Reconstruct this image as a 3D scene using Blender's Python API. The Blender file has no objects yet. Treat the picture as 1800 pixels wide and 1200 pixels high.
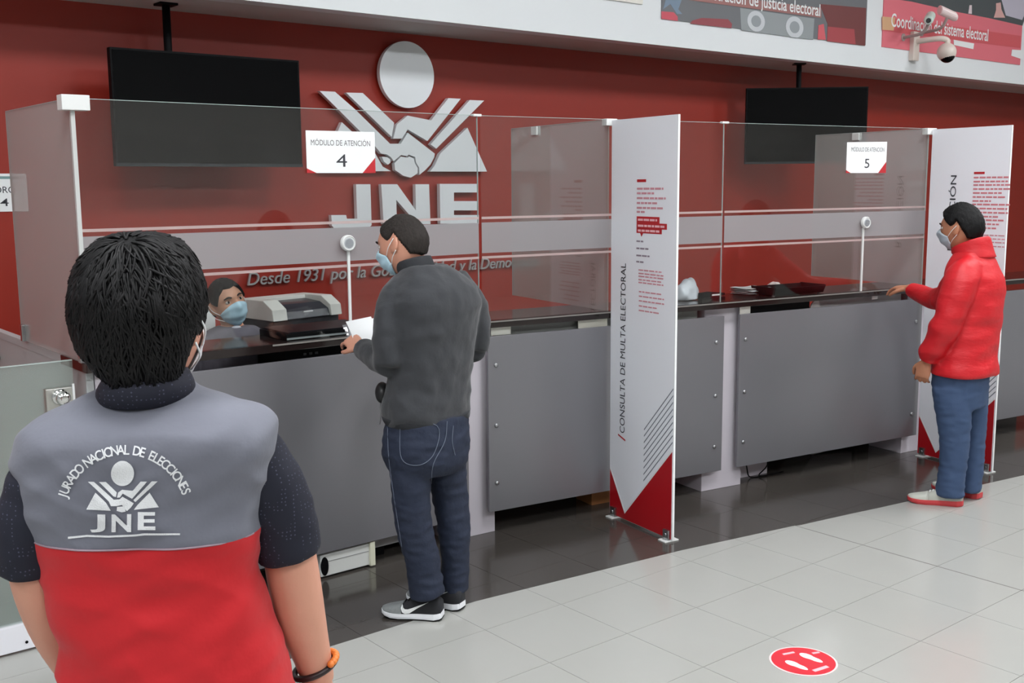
import bpy, bmesh, math, random
import numpy as np
from mathutils import Vector, Matrix, noise
from mathutils.bvhtree import BVHTree

SC = bpy.context.scene
COL = SC.collection
random.seed(7)

# ------------------------------------------------------------------ camera
F = 1894.574                       # focal length in pixels of an 1800x1200 frame
CAM = np.array([0.0, 0.0, 1.83])
MW = np.array([[0.77469189, -0.63229638, -0.00733172],
               [-0.09695439, -0.10731541, -0.98948636],
               [0.62486184, 0.7672579, -0.14444028]])   # rows: right, down, forward
cam_data = bpy.data.cameras.new('camera')
cam_data.sensor_width = 36.0
cam_data.lens = 36.0 * F / 1800.0
cam_data.clip_start = 0.05
cam = bpy.data.objects.new('camera', cam_data)
COL.objects.link(cam)
cam.matrix_world = Matrix((
    (MW[0][0], -MW[1][0], -MW[2][0], CAM[0]),
    (MW[0][1], -MW[1][1], -MW[2][1], CAM[1]),
    (MW[0][2], -MW[1][2], -MW[2][2], CAM[2]),
    (0, 0, 0, 1)))
SC.camera = cam

# ------------------------------------------------------------------ world, exposure
SC.view_settings.view_transform = 'Standard'
SC.view_settings.look = 'None'
SC.view_settings.gamma = 1.0
SC.view_settings.exposure = -0.1
SC.view_settings.use_curve_mapping = False
SC.cycles.use_denoising = True
SC.cycles.max_bounces = 10
SC.cycles.transparent_max_bounces = 24
SC.cycles.caustics_reflective = False
SC.cycles.caustics_refractive = False
world = bpy.data.worlds.new('daylight')
SC.world = world
world.use_nodes = True
WORLD_STRENGTH = 0.42
LAMP_STRENGTH = 31.0
bg = world.node_tree.nodes['Background']
bg.inputs['Color'].default_value = (0.94, 0.975, 1.0, 1)
bg.inputs['Strength'].default_value = WORLD_STRENGTH


# ------------------------------------------------------------------ pixel helpers
def ray(x, y):
    return MW.T @ np.array([(x - 900) / F, (y - 600) / F, 1.0])


def onz(x, y, z=0.0):
    d = ray(x, y)
    return CAM + d * ((z - CAM[2]) / d[2])


def ony(x, y, Y):
    d = ray(x, y)
    return CAM + d * (Y / d[1])


def onx(x, y, X):
    d = ray(x, y)
    return CAM + d * (X / d[0])


def onplane(x, y, P, ang):
    n = np.array([-math.sin(ang), math.cos(ang), 0])
    d = ray(x, y)
    return CAM + d * ((n @ (np.array([P[0], P[1], 0]) - CAM * np.array([1, 1, 0]))) / (n @ d))


# ------------------------------------------------------------------ materials
def lin(c):
    c = np.array(c[:3], float) / 255.0
    return tuple(np.where(c <= 0.04045, c / 12.92, ((c + 0.055) / 1.055) ** 2.4)) + (1.0,)


MATS = {}


def mat(name, rgb, rough=0.5, metal=0.0, spec=0.5, bump=0.0, bscale=60.0, var=0.0, vscale=4.0, stretch=None, emit=0.0, coat=0.0, sheen=0.0):
    if name in MATS:
        return MATS[name]
    m = bpy.data.materials.new(name)
    m.use_nodes = True
    nt = m.node_tree
    b = nt.nodes['Principled BSDF']
    b.inputs['Base Color'].default_value = lin(rgb)
    b.inputs['Roughness'].default_value = rough
    b.inputs['Metallic'].default_value = metal
    b.inputs['Specular IOR Level'].default_value = spec
    b.inputs['Coat Weight'].default_value = coat
    if sheen:
        b.inputs['Sheen Weight'].default_value = sheen
    if emit:
        b.inputs['Emission Color'].default_value = lin(rgb)
        b.inputs['Emission Strength'].default_value = emit
    tc = nt.nodes.new('ShaderNodeTexCoord')
    mp = nt.nodes.new('ShaderNodeMapping')
    if stretch:
        mp.inputs['Scale'].default_value = stretch
    nt.links.new(tc.outputs['Object'], mp.inputs['Vector'])
    if var:
        n = nt.nodes.new('ShaderNodeTexNoise')
        n.inputs['Scale'].default_value = vscale
        n.inputs['Detail'].default_value = 4
        nt.links.new(mp.outputs['Vector'], n.inputs['Vector'])
        mx = nt.nodes.new('ShaderNodeMix')
        mx.data_type = 'RGBA'
        c = lin(rgb)
        mx.inputs[6].default_value = tuple(min(1, v * (1 - var)) for v in c[:3]) + (1,)
        mx.inputs[7].default_value = tuple(min(1, v * (1 + var)) for v in c[:3]) + (1,)
        nt.links.new(n.outputs['Fac'], mx.inputs[0])
        nt.links.new(mx.outputs[2], b.inputs['Base Color'])
    if bump:
        n2 = nt.nodes.new('ShaderNodeTexNoise')
        n2.inputs['Scale'].default_value = bscale
        n2.inputs['Detail'].default_value = 5
        nt.links.new(mp.outputs['Vector'], n2.inputs['Vector'])
        bp = nt.nodes.new('ShaderNodeBump')
        bp.inputs['Strength'].default_value = bump
        bp.inputs['Distance'].default_value = 0.01
        nt.links.new(n2.outputs['Fac'], bp.inputs['Height'])
        nt.links.new(bp.outputs['Normal'], b.inputs['Normal'])
    MATS[name] = m
    return m


def glass_mat(name, tint, base=0.04, gloss_rough=0.0, frost=0.0, frost_rgb=(225, 228, 230)):
    """clear sheet: see-through with Schlick reflection; frost adds a diffuse film"""
    if name in MATS:
        return MATS[name]
    m = bpy.data.materials.new(name)
    m.use_nodes = True
    nt = m.node_tree
    nt.nodes.clear()
    out = nt.nodes.new('ShaderNodeOutputMaterial')
    tr = nt.nodes.new('ShaderNodeBsdfTransparent')
    tr.inputs['Color'].default_value = (*tint, 1)
    gl = nt.nodes.new('ShaderNodeBsdfGlossy')
    gl.inputs['Roughness'].default_value = gloss_rough
    gl.inputs['Color'].default_value = (1, 1, 1, 1)
    lw = nt.nodes.new('ShaderNodeLayerWeight')
    lw.inputs['Blend'].default_value = 0.5
    pw = nt.nodes.new('ShaderNodeMath')
    pw.operation = 'POWER'
    pw.inputs[1].default_value = 5.0
    nt.links.new(lw.outputs['Facing'], pw.inputs[0])
    ma = nt.nodes.new('ShaderNodeMath')
    ma.operation = 'MULTIPLY_ADD'
    ma.inputs[1].default_value = 1 - base
    ma.inputs[2].default_value = base
    nt.links.new(pw.outputs[0], ma.inputs[0])
    mix = nt.nodes.new('ShaderNodeMixShader')
    nt.links.new(ma.outputs[0], mix.inputs[0])
    nt.links.new(tr.outputs[0], mix.inputs[1])
    nt.links.new(gl.outputs[0], mix.inputs[2])
    last = mix
    if frost:
        df = nt.nodes.new('ShaderNodeBsdfDiffuse')
        df.inputs['Color'].default_value = lin(frost_rgb)
        tl = nt.nodes.new('ShaderNodeBsdfTranslucent')
        tl.inputs['Color'].default_value = lin(frost_rgb)
        m0 = nt.nodes.new('ShaderNodeMixShader')
        m0.inputs[0].default_value = 0.4
        nt.links.new(df.outputs[0], m0.inputs[1])
        nt.links.new(tl.outputs[0], m0.inputs[2])
        m2 = nt.nodes.new('ShaderNodeMixShader')
        m2.inputs[0].default_value = frost
        nt.links.new(mix.outputs[0], m2.inputs[1])
        nt.links.new(m0.outputs[0], m2.inputs[2])
        last = m2
    nt.links.new(last.outputs[0], out.inputs['Surface'])
    MATS[name] = m
    return m


# ------------------------------------------------------------------ mesh helpers
def mesh_obj(name, verts, faces, material, parent=None, smooth=False, bevel=0.0):
    me = bpy.data.meshes.new(name)
    me.from_pydata([tuple(map(float, v)) for v in verts], [], [tuple(int(i) for i in f) for f in faces])
    bm = bmesh.new()
    bm.from_mesh(me)
    bmesh.ops.recalc_face_normals(bm, faces=bm.faces)
    if bevel:
        bmesh.ops.bevel(bm, geom=list(bm.edges), offset=bevel, segments=2, affect='EDGES', profile=0.6)
    bm.to_mesh(me)
    bm.free()
    return link(name, me, material, parent, smooth)


def link(name, me, material, parent=None, smooth=False):
    if material is not None:
        if isinstance(material, (list, tuple)):
            for m in material:
                me.materials.append(m)
        else:
            me.materials.append(material)
    if smooth:
        me.shade_smooth()
    o = bpy.data.objects.new(name, me)
    COL.objects.link(o)
    if parent is not None:
        o.parent = parent
    return o


def empty(name, loc, rotz=0.0):
    o = bpy.data.objects.new(name, None)
    o.empty_display_size = 0.1
    COL.objects.link(o)
    o.location = tuple(map(float, loc))
    o.rotation_euler = (0, 0, rotz)
    return o


def tag(o, label=None, cat=None, group=None, kind=None):
    if label:
        o['label'] = label
    if cat:
        o['category'] = cat
    if group:
        o['group'] = group
    if kind:
        o['kind'] = kind
    return o


def boxgeo(x0, x1, y0, y1, z0, z1):
    v = [(x0, y0, z0), (x1, y0, z0), (x1, y1, z0), (x0, y1, z0), (x0, y0, z1), (x1, y0, z1), (x1, y1, z1), (x0, y1, z1)]
    f = [(0, 3, 2, 1), (4, 5, 6, 7), (0, 1, 5, 4), (1, 2, 6, 5), (2, 3, 7, 6), (3, 0, 4, 7)]
    return v, f


def box(name, x0, x1, y0, y1, z0, z1, material, parent=None, bevel=0.0):
    v, f = boxgeo(x0, x1, y0, y1, z0, z1)
    return mesh_obj(name, v, f, material, parent, bevel=bevel)


def join(parts):
    V, Fs, n = [], [], 0
    for v, f in parts:
        V += [tuple(p) for p in v]
        Fs += [tuple(i + n for i in q) for q in f]
        n += len(v)
    return V, Fs


def prism(poly, axis, a0, a1):
    """extrude a 2-D polygon. axis 'y': poly is (x,z); 'z': (x,y); 'x': (y,z)"""
    def p3(p, a):
        if axis == 'y':
            return (p[0], a, p[1])
        if axis == 'z':
            return (p[0], p[1], a)
        return (a, p[0], p[1])
    n = len(poly)
    v = [p3(p, a0) for p in poly] + [p3(p, a1) for p in poly]
    f = [tuple(range(n)), tuple(range(2 * n - 1, n - 1, -1))]
    f += [(i, (i + 1) % n, n + (i + 1) % n, n + i) for i in range(n)]
    return v, f


def circle(cx, cy, r, n=28, ry=None):
    ry = ry or r
    return [(cx + r * math.cos(2 * math.pi * i / n), cy + ry * math.sin(2 * math.pi * i / n)) for i in range(n)]


def lathe(profile, n=24, center=(0, 0, 0), axis='z'):
    """profile: list of (r, h)"""
    v, f = [], []
    for r, h in profile:
        for i in range(n):
            a = 2 * math.pi * i / n
            p = (r * math.cos(a), r * math.sin(a), h)
            if axis == 'y':
                p = (p[0], p[2], p[1])
            elif axis == 'x':
                p = (p[2], p[0], p[1])
            v.append((p[0] + center[0], p[1] + center[1], p[2] + center[2]))
    for k in range(len(profile) - 1):
        for i in range(n):
            j = (i + 1) % n
            f.append((k * n + i, k * n + j, (k + 1) * n + j, (k + 1) * n + i))
    f.append(tuple(range(n - 1, -1, -1)))
    f.append(tuple(range((len(profile) - 1) * n, len(profile) * n)))
    return v, f


def catmull(P, sub):
    P = np.array(P, float)
    if len(P) < 3 or sub <= 1:
        return P
    Q = np.vstack([2 * P[0] - P[1], P, 2 * P[-1] - P[-2]])
    out = []
    for i in range(1, len(Q) - 2):
        for s in range(sub):
            t = s / sub
            a, b, c, d = Q[i - 1], Q[i], Q[i + 1], Q[i + 2]
            out.append(0.5 * ((2 * b) + (c - a) * t + (2 * a - 5 * b + 4 * c - d) * t * t + (3 * b - a - 3 * c + d) * t ** 3))
    out.append(P[-1])
    return np.array(out)


def sweep(points, radii, n=16, sub=4, flat=1.0, ref=(0, 0, 1)):
    """tube along a path; radii scalar per point; flat = ratio of the second radius"""
    P = np.array(points, float)
    Rr = np.array(radii, float).reshape(len(P), -1)
    if Rr.shape[1] == 1:
        Rr = np.hstack([Rr, Rr * flat])
    D = catmull(np.hstack([P, Rr]), sub)
    P, Rr = D[:, :3], np.maximum(D[:, 3:], 1e-4)
    T = np.gradient(P, axis=0)
    T /= np.linalg.norm(T, axis=1)[:, None] + 1e-12
    ref = np.array(ref, float)
    if abs(T[0] @ ref) > 0.9 * np.linalg.norm(ref):
        ref = np.array([0, 1.0, 0]) if abs(T[0][1]) < 0.9 else np.array([1.0, 0, 0])
    u = np.cross(ref, T[0])
    u /= np.linalg.norm(u)
    v, f = [], []
    for k in range(len(P)):
        u = u - (u @ T[k]) * T[k]
        u /= np.linalg.norm(u)
        w = np.cross(T[k], u)
        for i in range(n):
            a = 2 * math.pi * i / n
            v.append(tuple(P[k] + u * Rr[k, 0] * math.cos(a) + w * Rr[k, 1] * math.sin(a)))
    for k in range(len(P) - 1):
        for i in range(n):
            j = (i + 1) % n
            f.append((k * n + i, k * n + j, (k + 1) * n + j, (k + 1) * n + i))
    v.append(tuple(P[0] - T[0] * Rr[0].min() * 0.3))
    v.append(tuple(P[-1] + T[-1] * Rr[-1].min() * 0.3))
    a, b = len(v) - 2, len(v) - 1
    m = (len(P) - 1) * n
    for i in range(n):
        j = (i + 1) % n
        f.append((a, j, i))
        f.append((b, m + i, m + j))
    return v, f


def loft(rings, n=32, sub=3):
    """rings: (cx,cy,cz,a,b,phi,exponent) horizontal superellipses; phi turns the long axis"""
    D = catmull(np.array(rings, float), sub)
    v, f = [], []
    for cx, cy, cz, a, b, phi, e in D:
        for i in range(n):
            t = 2 * math.pi * i / n
            c, s = math.cos(t), math.sin(t)
            p = a * math.copysign(abs(c) ** (2 / e), c)
            q = b * math.copysign(abs(s) ** (2 / e), s)
            v.append((cx + p * math.cos(phi) - q * math.sin(phi), cy + p * math.sin(phi) + q * math.cos(phi), cz))
    K = len(D)
    for k in range(K - 1):
        for i in range(n):
            j = (i + 1) % n
            f.append((k * n + i, k * n + j, (k + 1) * n + j, (k + 1) * n + i))
    v.append(tuple(D[0][:3]))
    v.append(tuple(D[-1][:3]))
    a, b = len(v) - 2, len(v) - 1
    m = (K - 1) * n
    for i in range(n):
        j = (i + 1) % n
        f.append((a, j, i))
        f.append((b, m + i, m + j))
    return v, f


def sphere(c, r, nu=20, nv=14):
    """ellipsoid, r scalar or 3"""
    r = np.ones(3) * np.array(r, float)
    v, f = [], []
    for k in range(1, nv):
        th = math.pi * k / nv
        for i in range(nu):
            a = 2 * math.pi * i / nu
            v.append((c[0] + r[0] * math.sin(th) * math.cos(a), c[1] + r[1] * math.sin(th) * math.sin(a), c[2] + r[2] * math.cos(th)))
    for k in range(nv - 2):
        for i in range(nu):
            j = (i + 1) % nu
            f.append((k * nu + i, (k + 1) * nu + i, (k + 1) * nu + j, k * nu + j))
    v.append((c[0], c[1], c[2] + r[2]))
    v.append((c[0], c[1], c[2] - r[2]))
    t, b = len(v) - 2, len(v) - 1
    m = (nv - 2) * nu
    for i in range(nu):
        j = (i + 1) % nu
        f.append((t, i, j))
        f.append((b, m + j, m + i))
    return v, f


def xform(part, M):
    v, f = part
    M = np.array(M, float)
    V = np.array(v, float) @ M[:3, :3].T + M[:3, 3]
    return [tuple(p) for p in V], f


def fuse_mesh(parts, voxel, smooth=4, factor=0.5):
    V, Fs = join(parts)
    me = bpy.data.meshes.new('tmp')
    me.from_pydata([tuple(map(float, p)) for p in V], [], Fs)
    bm = bmesh.new()
    bm.from_mesh(me)
    bmesh.ops.recalc_face_normals(bm, faces=bm.faces)
    bm.to_mesh(me)
    bm.free()
    o = bpy.data.objects.new('tmp', me)
    COL.objects.link(o)
    r = o.modifiers.new('r', 'REMESH')
    r.mode = 'VOXEL'
    r.voxel_size = voxel
    if smooth:
        s = o.modifiers.new('s', 'SMOOTH')
        s.factor = factor
        s.iterations = smooth
    dg = bpy.context.evaluated_depsgraph_get()
    out = bpy.data.meshes.new_from_object(o.evaluated_get(dg), depsgraph=dg)
    bpy.data.objects.remove(o)
    bpy.data.meshes.remove(me)
    return out


def displace(me, fn):
    n = len(me.vertices)
    co = np.empty(n * 3)
    me.vertices.foreach_get('co', co)
    no = np.empty(n * 3)
    me.vertex_normals.foreach_get('vector', no)
    co, no = co.reshape(-1, 3), no.reshape(-1, 3)
    h = np.array([fn(Vector(c)) for c in co])
    co = co + no * h[:, None]
    me.vertices.foreach_set('co', co.ravel())
    me.update()


def text_mesh(s, size=1.0, align='LEFT', shear=0.0, offset=0.0, extrude=0.0, spacing=1.0):
    cu = bpy.data.curves.new('tmp_text', 'FONT')
    cu.body = s
    cu.size = size
    cu.align_x = align
    cu.shear = shear
    cu.offset = offset
    cu.extrude = extrude
    cu.space_character = spacing
    cu.resolution_u = 4
    cu.fill_mode = 'BOTH'
    o = bpy.data.objects.new('tmp_text', cu)
    COL.objects.link(o)
    dg = bpy.context.evaluated_depsgraph_get()
    me = bpy.data.meshes.new_from_object(o.evaluated_get(dg), depsgraph=dg)
    bpy.data.objects.remove(o)
    bpy.data.curves.remove(cu)
    v = np.array([p.co[:] for p in me.vertices]).reshape(-1, 3)
    f = [tuple(p.vertices) for p in me.polygons]
    bpy.data.meshes.remove(me)
    return v, f


def text_fit(name, s, material, parent, x0, x1, z0, h, y, shear=0.0, offset=0.0, extrude=0.001, vertical=False, words=False):
    """upright lettering on a plane facing local -Y. Fits [x0,x1] wide, cap height h, baseline z0.
    vertical: reads bottom to top, x0 = column baseline (right side), z range x1=(zlo,zhi)"""
    v, f = text_mesh(s, 1.0, 'LEFT', shear, offset, 0.0)
    v = v[:, :2]
    lo, hi = v.min(0), v.max(0)
    cap = 0.73
    if vertical:
        zlo, zhi = x1
        t = (v[:, 0] - lo[0]) / (hi[0] - lo[0])
        Z = zlo + t * (zhi - zlo)
        X = x0 - v[:, 1] / cap * h
    else:
        t = (v[:, 0] - lo[0]) / (hi[0] - lo[0])
        X = x0 + t * (x1 - x0)
        Z = z0 + v[:, 1] / cap * h
    if words:
        par = list(range(len(v)))

        def find(i):
            while par[i] != i:
                par[i] = par[par[i]]
                i = par[i]
            return i
        for q in f:
            for i in q[1:]:
                par[find(i)] = find(q[0])
        rt = [find(i) for i in range(len(v))]
        isl = sorted((min(v[i][0] for i in range(len(v)) if rt[i] == r), max(v[i][0] for i in range(len(v)) if rt[i] == r), r) for r in set(rt))
        grp, gid, end = {}, 0, isl[0][1]
        for a_, b_, r in isl:
            if a_ - end > 0.13:
                gid += 1
            end = max(end, b_)
            grp[r] = gid
        for g in range(gid + 1):
            idx = [i for i in range(len(v)) if grp[rt[i]] == g]
            mp = {i: k for k, i in enumerate(idx)}
            me = bpy.data.meshes.new(name)
            me.from_pydata([(float(X[i]), y - extrude, float(Z[i])) for i in idx], [], [tuple(mp[i] for i in q) for q in f if q[0] in mp])
            link(name, me, material, parent)
        return None
    front = np.stack([X, np.full(len(X), y - extrude), Z], 1)
    me_v, me_f = list(map(tuple, front)), list(f)
    if extrude > 0.003:
        n = len(front)
        back = front.copy()
        back[:, 1] = y
        me_v += list(map(tuple, back))
        cnt = {}
        for q in f:
            for i in range(len(q)):
                e = (q[i], q[(i + 1) % len(q)])
                k = tuple(sorted(e))
                cnt[k] = None if k in cnt else e
        me_f += [(e[1], e[0], e[0] + n, e[1] + n) for e in cnt.values() if e]
    me = bpy.data.meshes.new(name)
    me.from_pydata(me_v, [], me_f)
    return link(name, me, material, parent)


# shared materials
M_WALLRED = mat('wall_red_paint', (148, 37, 21), 0.45, bump=0.03, bscale=30, var=0.04, vscale=1.5)
M_WHITE = mat('white_paint', (232, 236, 238), 0.6, bump=0.02, bscale=40)
M_GREYWALL = mat('grey_paint', (168, 172, 174), 0.5)
M_TILE = mat('light_porcelain', (168, 168, 163), 0.17, var=0.035, vscale=3.0, bump=0.01, bscale=15)
M_TILEBASE = mat('light_porcelain_bed', (160, 160, 155), 0.4, var=0.03, vscale=3.0)
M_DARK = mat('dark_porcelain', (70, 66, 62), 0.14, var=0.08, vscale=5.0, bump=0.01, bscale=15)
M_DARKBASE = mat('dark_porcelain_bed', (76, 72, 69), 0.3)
M_PANEL = mat('grey_metallic_panel', (130, 129, 134), 0.36, metal=0.45, var=0.03, vscale=2.0, bump=0.015, bscale=400)
M_PILASTER = mat('lilac_white_laminate', (206, 200, 208), 0.45)
M_SLAB = mat('black_brown_stone', (34, 26, 25), 0.14, var=0.25, vscale=14)
M_SLABEDGE = mat('slab_pale_edge', (128, 124, 120), 0.3)
M_STEEL = mat('brushed_steel', (188, 190, 192), 0.28, metal=1.0)
M_CLIP = mat('white_clip_plastic', (226, 228, 226), 0.35)
M_GLASS = glass_mat('clear_glass', (0.965, 0.975, 0.97), 0.055)
M_SIDEGLASS = glass_mat('side_glass', (0.93, 0.945, 0.94), 0.06, 0.04, frost=0.40, frost_rgb=(196, 196, 194))
M_GLASSEDGE = mat('glass_edge', (176, 190, 186), 0.15)
M_FROST = glass_mat('frosted_film', (0.9, 0.9, 0.9), 0.05, 0.3, frost=0.62, frost_rgb=(198, 196, 198))
M_FROSTLINE = glass_mat('frosted_line', (0.9, 0.9, 0.9), 0.05, 0.3, frost=0.62, frost_rgb=(235, 215, 212))
M_SILVER = mat('silver_letter', (238, 243, 246), 0.32, metal=0.2, bump=0.01, bscale=300)
M_BLACK = mat('black_plastic', (10, 10, 12), 0.5, spec=0.1)
M_BLACKGLOSS = mat('black_screen', (5, 6, 8), 0.12, spec=0.2)
M_PAPER = mat('white_paper', (238, 240, 240), 0.7)
M_INK = mat('dark_ink', (52, 54, 60), 0.6)
M_REDINK = mat('red_ink', (188, 32, 40), 0.55)
M_REDPRINT = mat('red_print', (178, 22, 32), 0.35)
M_WHITEPRINT = mat('banner_white', (244, 246, 252), 0.4)

# ================================================================== SETTING
DB = -0.15352894                      # the second counter run turns this far towards the hall
B0 = np.array([3.33, 4.312, 0.0])      # where the counter bends
YA = 4.312                            # counter front plane of the first run
YW = 6.2                              # red wall
ZS = 2.83                             # soffit
YF = 5.617                            # upper wall above the counters
ZC = 5.0                              # hall ceiling


def bpos(s, off=0.0, z=0.0):
    return np.array([B0[0] + s * math.cos(DB) - off * math.sin(DB), B0[1] + s * math.sin(DB) + off * math.cos(DB), z])


# --- floors
BND = [(-3.0, 3.65), (2.75, 3.65), (3.95, 3.513), (4.70, 3.387), (5.35, 3.27), (6.63, 3.07), (9.0, 2.70), (14.0, 1.93)]


def yb(x):
    return float(np.interp(x, [p[0] for p in BND], [p[1] for p in BND]))


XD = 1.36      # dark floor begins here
fl = mesh_obj('floor', [(-6, -7, -0.06), (14, -7, -0.06), (14, YW, -0.06), (-6, YW, -0.06), (-6, -7, -0.003), (14, -7, -0.003), (14, YW, -0.003), (-6, YW, -0.003)],
              [(0, 3, 2, 1), (4, 5, 6, 7), (0, 1, 5, 4), (1, 2, 6, 5), (2, 3, 7, 6), (3, 0, 4, 7)], M_TILEBASE)
tag(fl, 'polished pale grey tiled hall floor in front of the counters', 'floor', kind='structure')
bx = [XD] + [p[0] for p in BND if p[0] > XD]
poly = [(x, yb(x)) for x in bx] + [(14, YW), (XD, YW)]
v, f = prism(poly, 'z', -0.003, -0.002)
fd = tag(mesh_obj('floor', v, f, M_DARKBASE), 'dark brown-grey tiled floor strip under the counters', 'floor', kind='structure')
TX, TY, X0, Y0 = 0.4235, 0.406, 4.712, 3.376


def inview(pts):
    for x, y in pts:
        q = MW @ (np.array([x, y, 0]) - CAM)
        if q[2] > 0.2:
            px, py = 900 + F * q[0] / q[2], 600 + F * q[1] / q[2]
            if -60 < px < 1860 and py < 1290:
                return True
    return False


J = 0.0012
for i in range(-12, 16):
    for k in range(-8, 8):
        x0, x1 = X0 + i * TX + J, X0 + (i + 1) * TX - J
        y0, y1 = Y0 + k * TY + J, Y0 + (k + 1) * TY - J
        if not inview([(x0, y0), (x1, y0), (x1, y1), (x0, y1)]) or y0 > 5.4 or x1 > 9.6:
            continue
        xs = [x0] + [p[0] for p in BND if x0 < p[0] < x1] + [x1]
        if x1 < XD:
            lo = [(x0, y0), (x1, y0), (x1, y1), (x0, y1)]
            v, f = prism(lo, 'z', -0.003, 0.0)
            mesh_obj('tile', v, f, M_TILE, fl)
            continue
        low = [(x, min(y1, yb(x) - 0.001)) for x in xs]
        if max(p[1] for p in low) > y0 + 0.01:
            top = [(x, max(y, y0 + 0.001)) for x, y in low]
            v, f = prism([(x0, y0), (x1, y0)] + top[::-1], 'z', -0.003, 0.0)
            mesh_obj('tile', v, f, M_TILE, fl)
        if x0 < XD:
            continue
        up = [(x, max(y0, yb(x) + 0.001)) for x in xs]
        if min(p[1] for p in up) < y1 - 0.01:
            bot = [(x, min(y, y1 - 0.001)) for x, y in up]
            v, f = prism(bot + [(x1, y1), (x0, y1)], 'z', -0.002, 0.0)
            mesh_obj('tile', v, f, M_DARK, fd)

v, f = boxgeo(X0 - 0.0028, X0 + 0.0028, 0.4, yb(X0) - 0.002, -0.002, 0.0004)
mesh_obj('joint_strip', v, f, mat('joint_dark', (96, 92, 88), 0.6), fl)
# --- walls, soffit, upper wall, hall ceiling
tag(box('wall_back', -6, 14, YW, YW + 0.15, -0.06, ZS + 0.3, M_WALLRED), 'dark red painted wall behind the service counters', 'wall', kind='structure')
tag(box('ceiling', -6, 14, YF + 0.12, YW, ZS, ZS + 0.12, mat('soffit_white', (206, 203, 200), 0.7)), 'white soffit over the red wall', 'ceiling', kind='structure')
tag(box('wall_upper', -6, 14, YF, YF + 0.12, ZS, ZC, M_WHITE), 'white upper wall with large printed posters', 'wall', kind='structure')
tag(box('ceiling', -6, 14, -7, YF + 0.12, ZC, ZC + 0.1, M_WHITE), 'white hall ceiling with lamp panels', 'ceiling', kind='structure')
tag(box('wall_front', -6, 14, -7.15, -7, -0.06, ZC, mat('hall_wall', (168, 166, 162), 0.7)), 'pale hall wall behind the viewer', 'wall', kind='structure')
tag(box('wall_right', 14, 14.15, -7.15, YW + 0.15, -0.06, ZC, mat('hall_wall', (168, 166, 162), 0.7)), 'pale far end wall of the hall', 'wall', kind='structure')
# row of ceiling lamp panels
M_LAMP = mat('lamp_diffuser', (250, 252, 255), 0.5, emit=LAMP_STRENGTH)
for i in range(5):
    for j in range(2):
        x, y = -3.4 + i * 3.6, -2.6 + j * 4.2
        t = tag(empty('ceiling_light', (x, y, ZC - 0.06)), 'square lamp panel on the hall ceiling above the frame', 'lamp', 'hall ceiling lamp panels')
        w = 0.62
        v, f = join([boxgeo(-w, w, -w, -w + .04, 0, .06), boxgeo(-w, w, w - .04, w, 0, .06), boxgeo(-w, -w + .04, -w + .04, w - .04, 0, .06), boxgeo(w - .04, w, -w + .04, w - .04, 0, .06)])
        mesh_obj('frame', v, f, M_CLIP, t)
        box('diffuser', -w + .04, w - .04, -w + .04, w - .04, 0.012, 0.03, M_LAMP, t)

# ================================================================== COUNTER
PANEL_TOP, PANEL_BOT = 1.058, 0.13
SLAB_T, SLAB_B = 1.142, 1.104


def bolt_mesh():
    v, f = lathe([(0.004, 0.02), (0.011, 0.0), (0.011, -0.006), (0.006, -0.009)], 14, axis='y')
    me = bpy.data.meshes.new('bolt')
    me.from_pydata(v, [], f)
    me.materials.append(M_STEEL)
    me.shade_smooth()
    return me


BOLT = bolt_mesh()


def front_panel(loc, rot, width, label):
    t = tag(empty('counter_front_panel', loc, rot), label, 'counter panel', 'grey counter front panels')
    box('sheet', 0, width, 0.0, 0.018, PANEL_BOT, PANEL_TOP, M_PANEL, t, bevel=0.002)
    for x in (0.045, width - 0.06):
        for z in (0.908, 0.59, 0.283):
            o = bpy.data.objects.new('bolt', BOLT)
            COL.objects.link(o)
            o.parent = t
            o.location = (x, 0.0, z)
    return t


front_panel((1.66, YA, 0), 0, 1.56, 'grey metallic front panel of the counter under the sign 4')
front_panel(bpos(0.02), DB, 1.585, 'grey metallic front panel behind the upright fine-enquiry banner')
front_panel(bpos(1.727), DB, 1.605, 'grey metallic front panel beside the man in red, under sign 5')
front_panel(bpos(3.46), DB, 1.6, 'grey metallic front panel at the right edge beyond the last banner')


def pilaster(loc, rot, x0, x1, label):
    t = tag(empty('counter_pilaster', loc, rot), label, 'counter pilaster', 'pale counter pilasters')
    box('column', x0, x1, 0.055, 0.33, 0.0, SLAB_B, M_PILASTER, t, bevel=0.003)
    return t


pilaster((1.36, YA, 0), 0, 0.034, 0.34, 'pale laminate pilaster at the gate end of the counter')
pilaster(bpos(0.0), DB / 2, -0.2, 0.09, 'pale laminate pilaster right beside the man in dark jeans')
pilaster(bpos(1.5), DB, 0.0, 0.31, 'pale laminate pilaster between the two right-hand grey panels')
pilaster(bpos(3.25), DB, 0.0, 0.25, 'pale laminate pilaster behind the man in red')


def counter_top(loc, rot, length, depth, label, x_start=0.0, strip=None):
    t = tag(empty('stone_ledge', (loc[0], loc[1], 0), rot), label, 'counter ledge', 'black stone ledges')
    box('slab', x_start, length, -0.02, depth, SLAB_B, SLAB_T, M_SLAB, t, bevel=0.003)
    box('front_strip', x_start if strip is None else strip, length, -0.0235, -0.0195, SLAB_T - 0.009, SLAB_T - 0.002, M_SLABEDGE, t)
    return t


counter_top((1.34, YA, 0), 0, 1.985, 0.31, 'black stone counter ledge under sign 4 in front of the seated clerk', strip=0.80)
counter_top(bpos(0), DB, 5.2, 0.36, 'long black stone counter ledge running behind both banners', 0.004)

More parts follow.
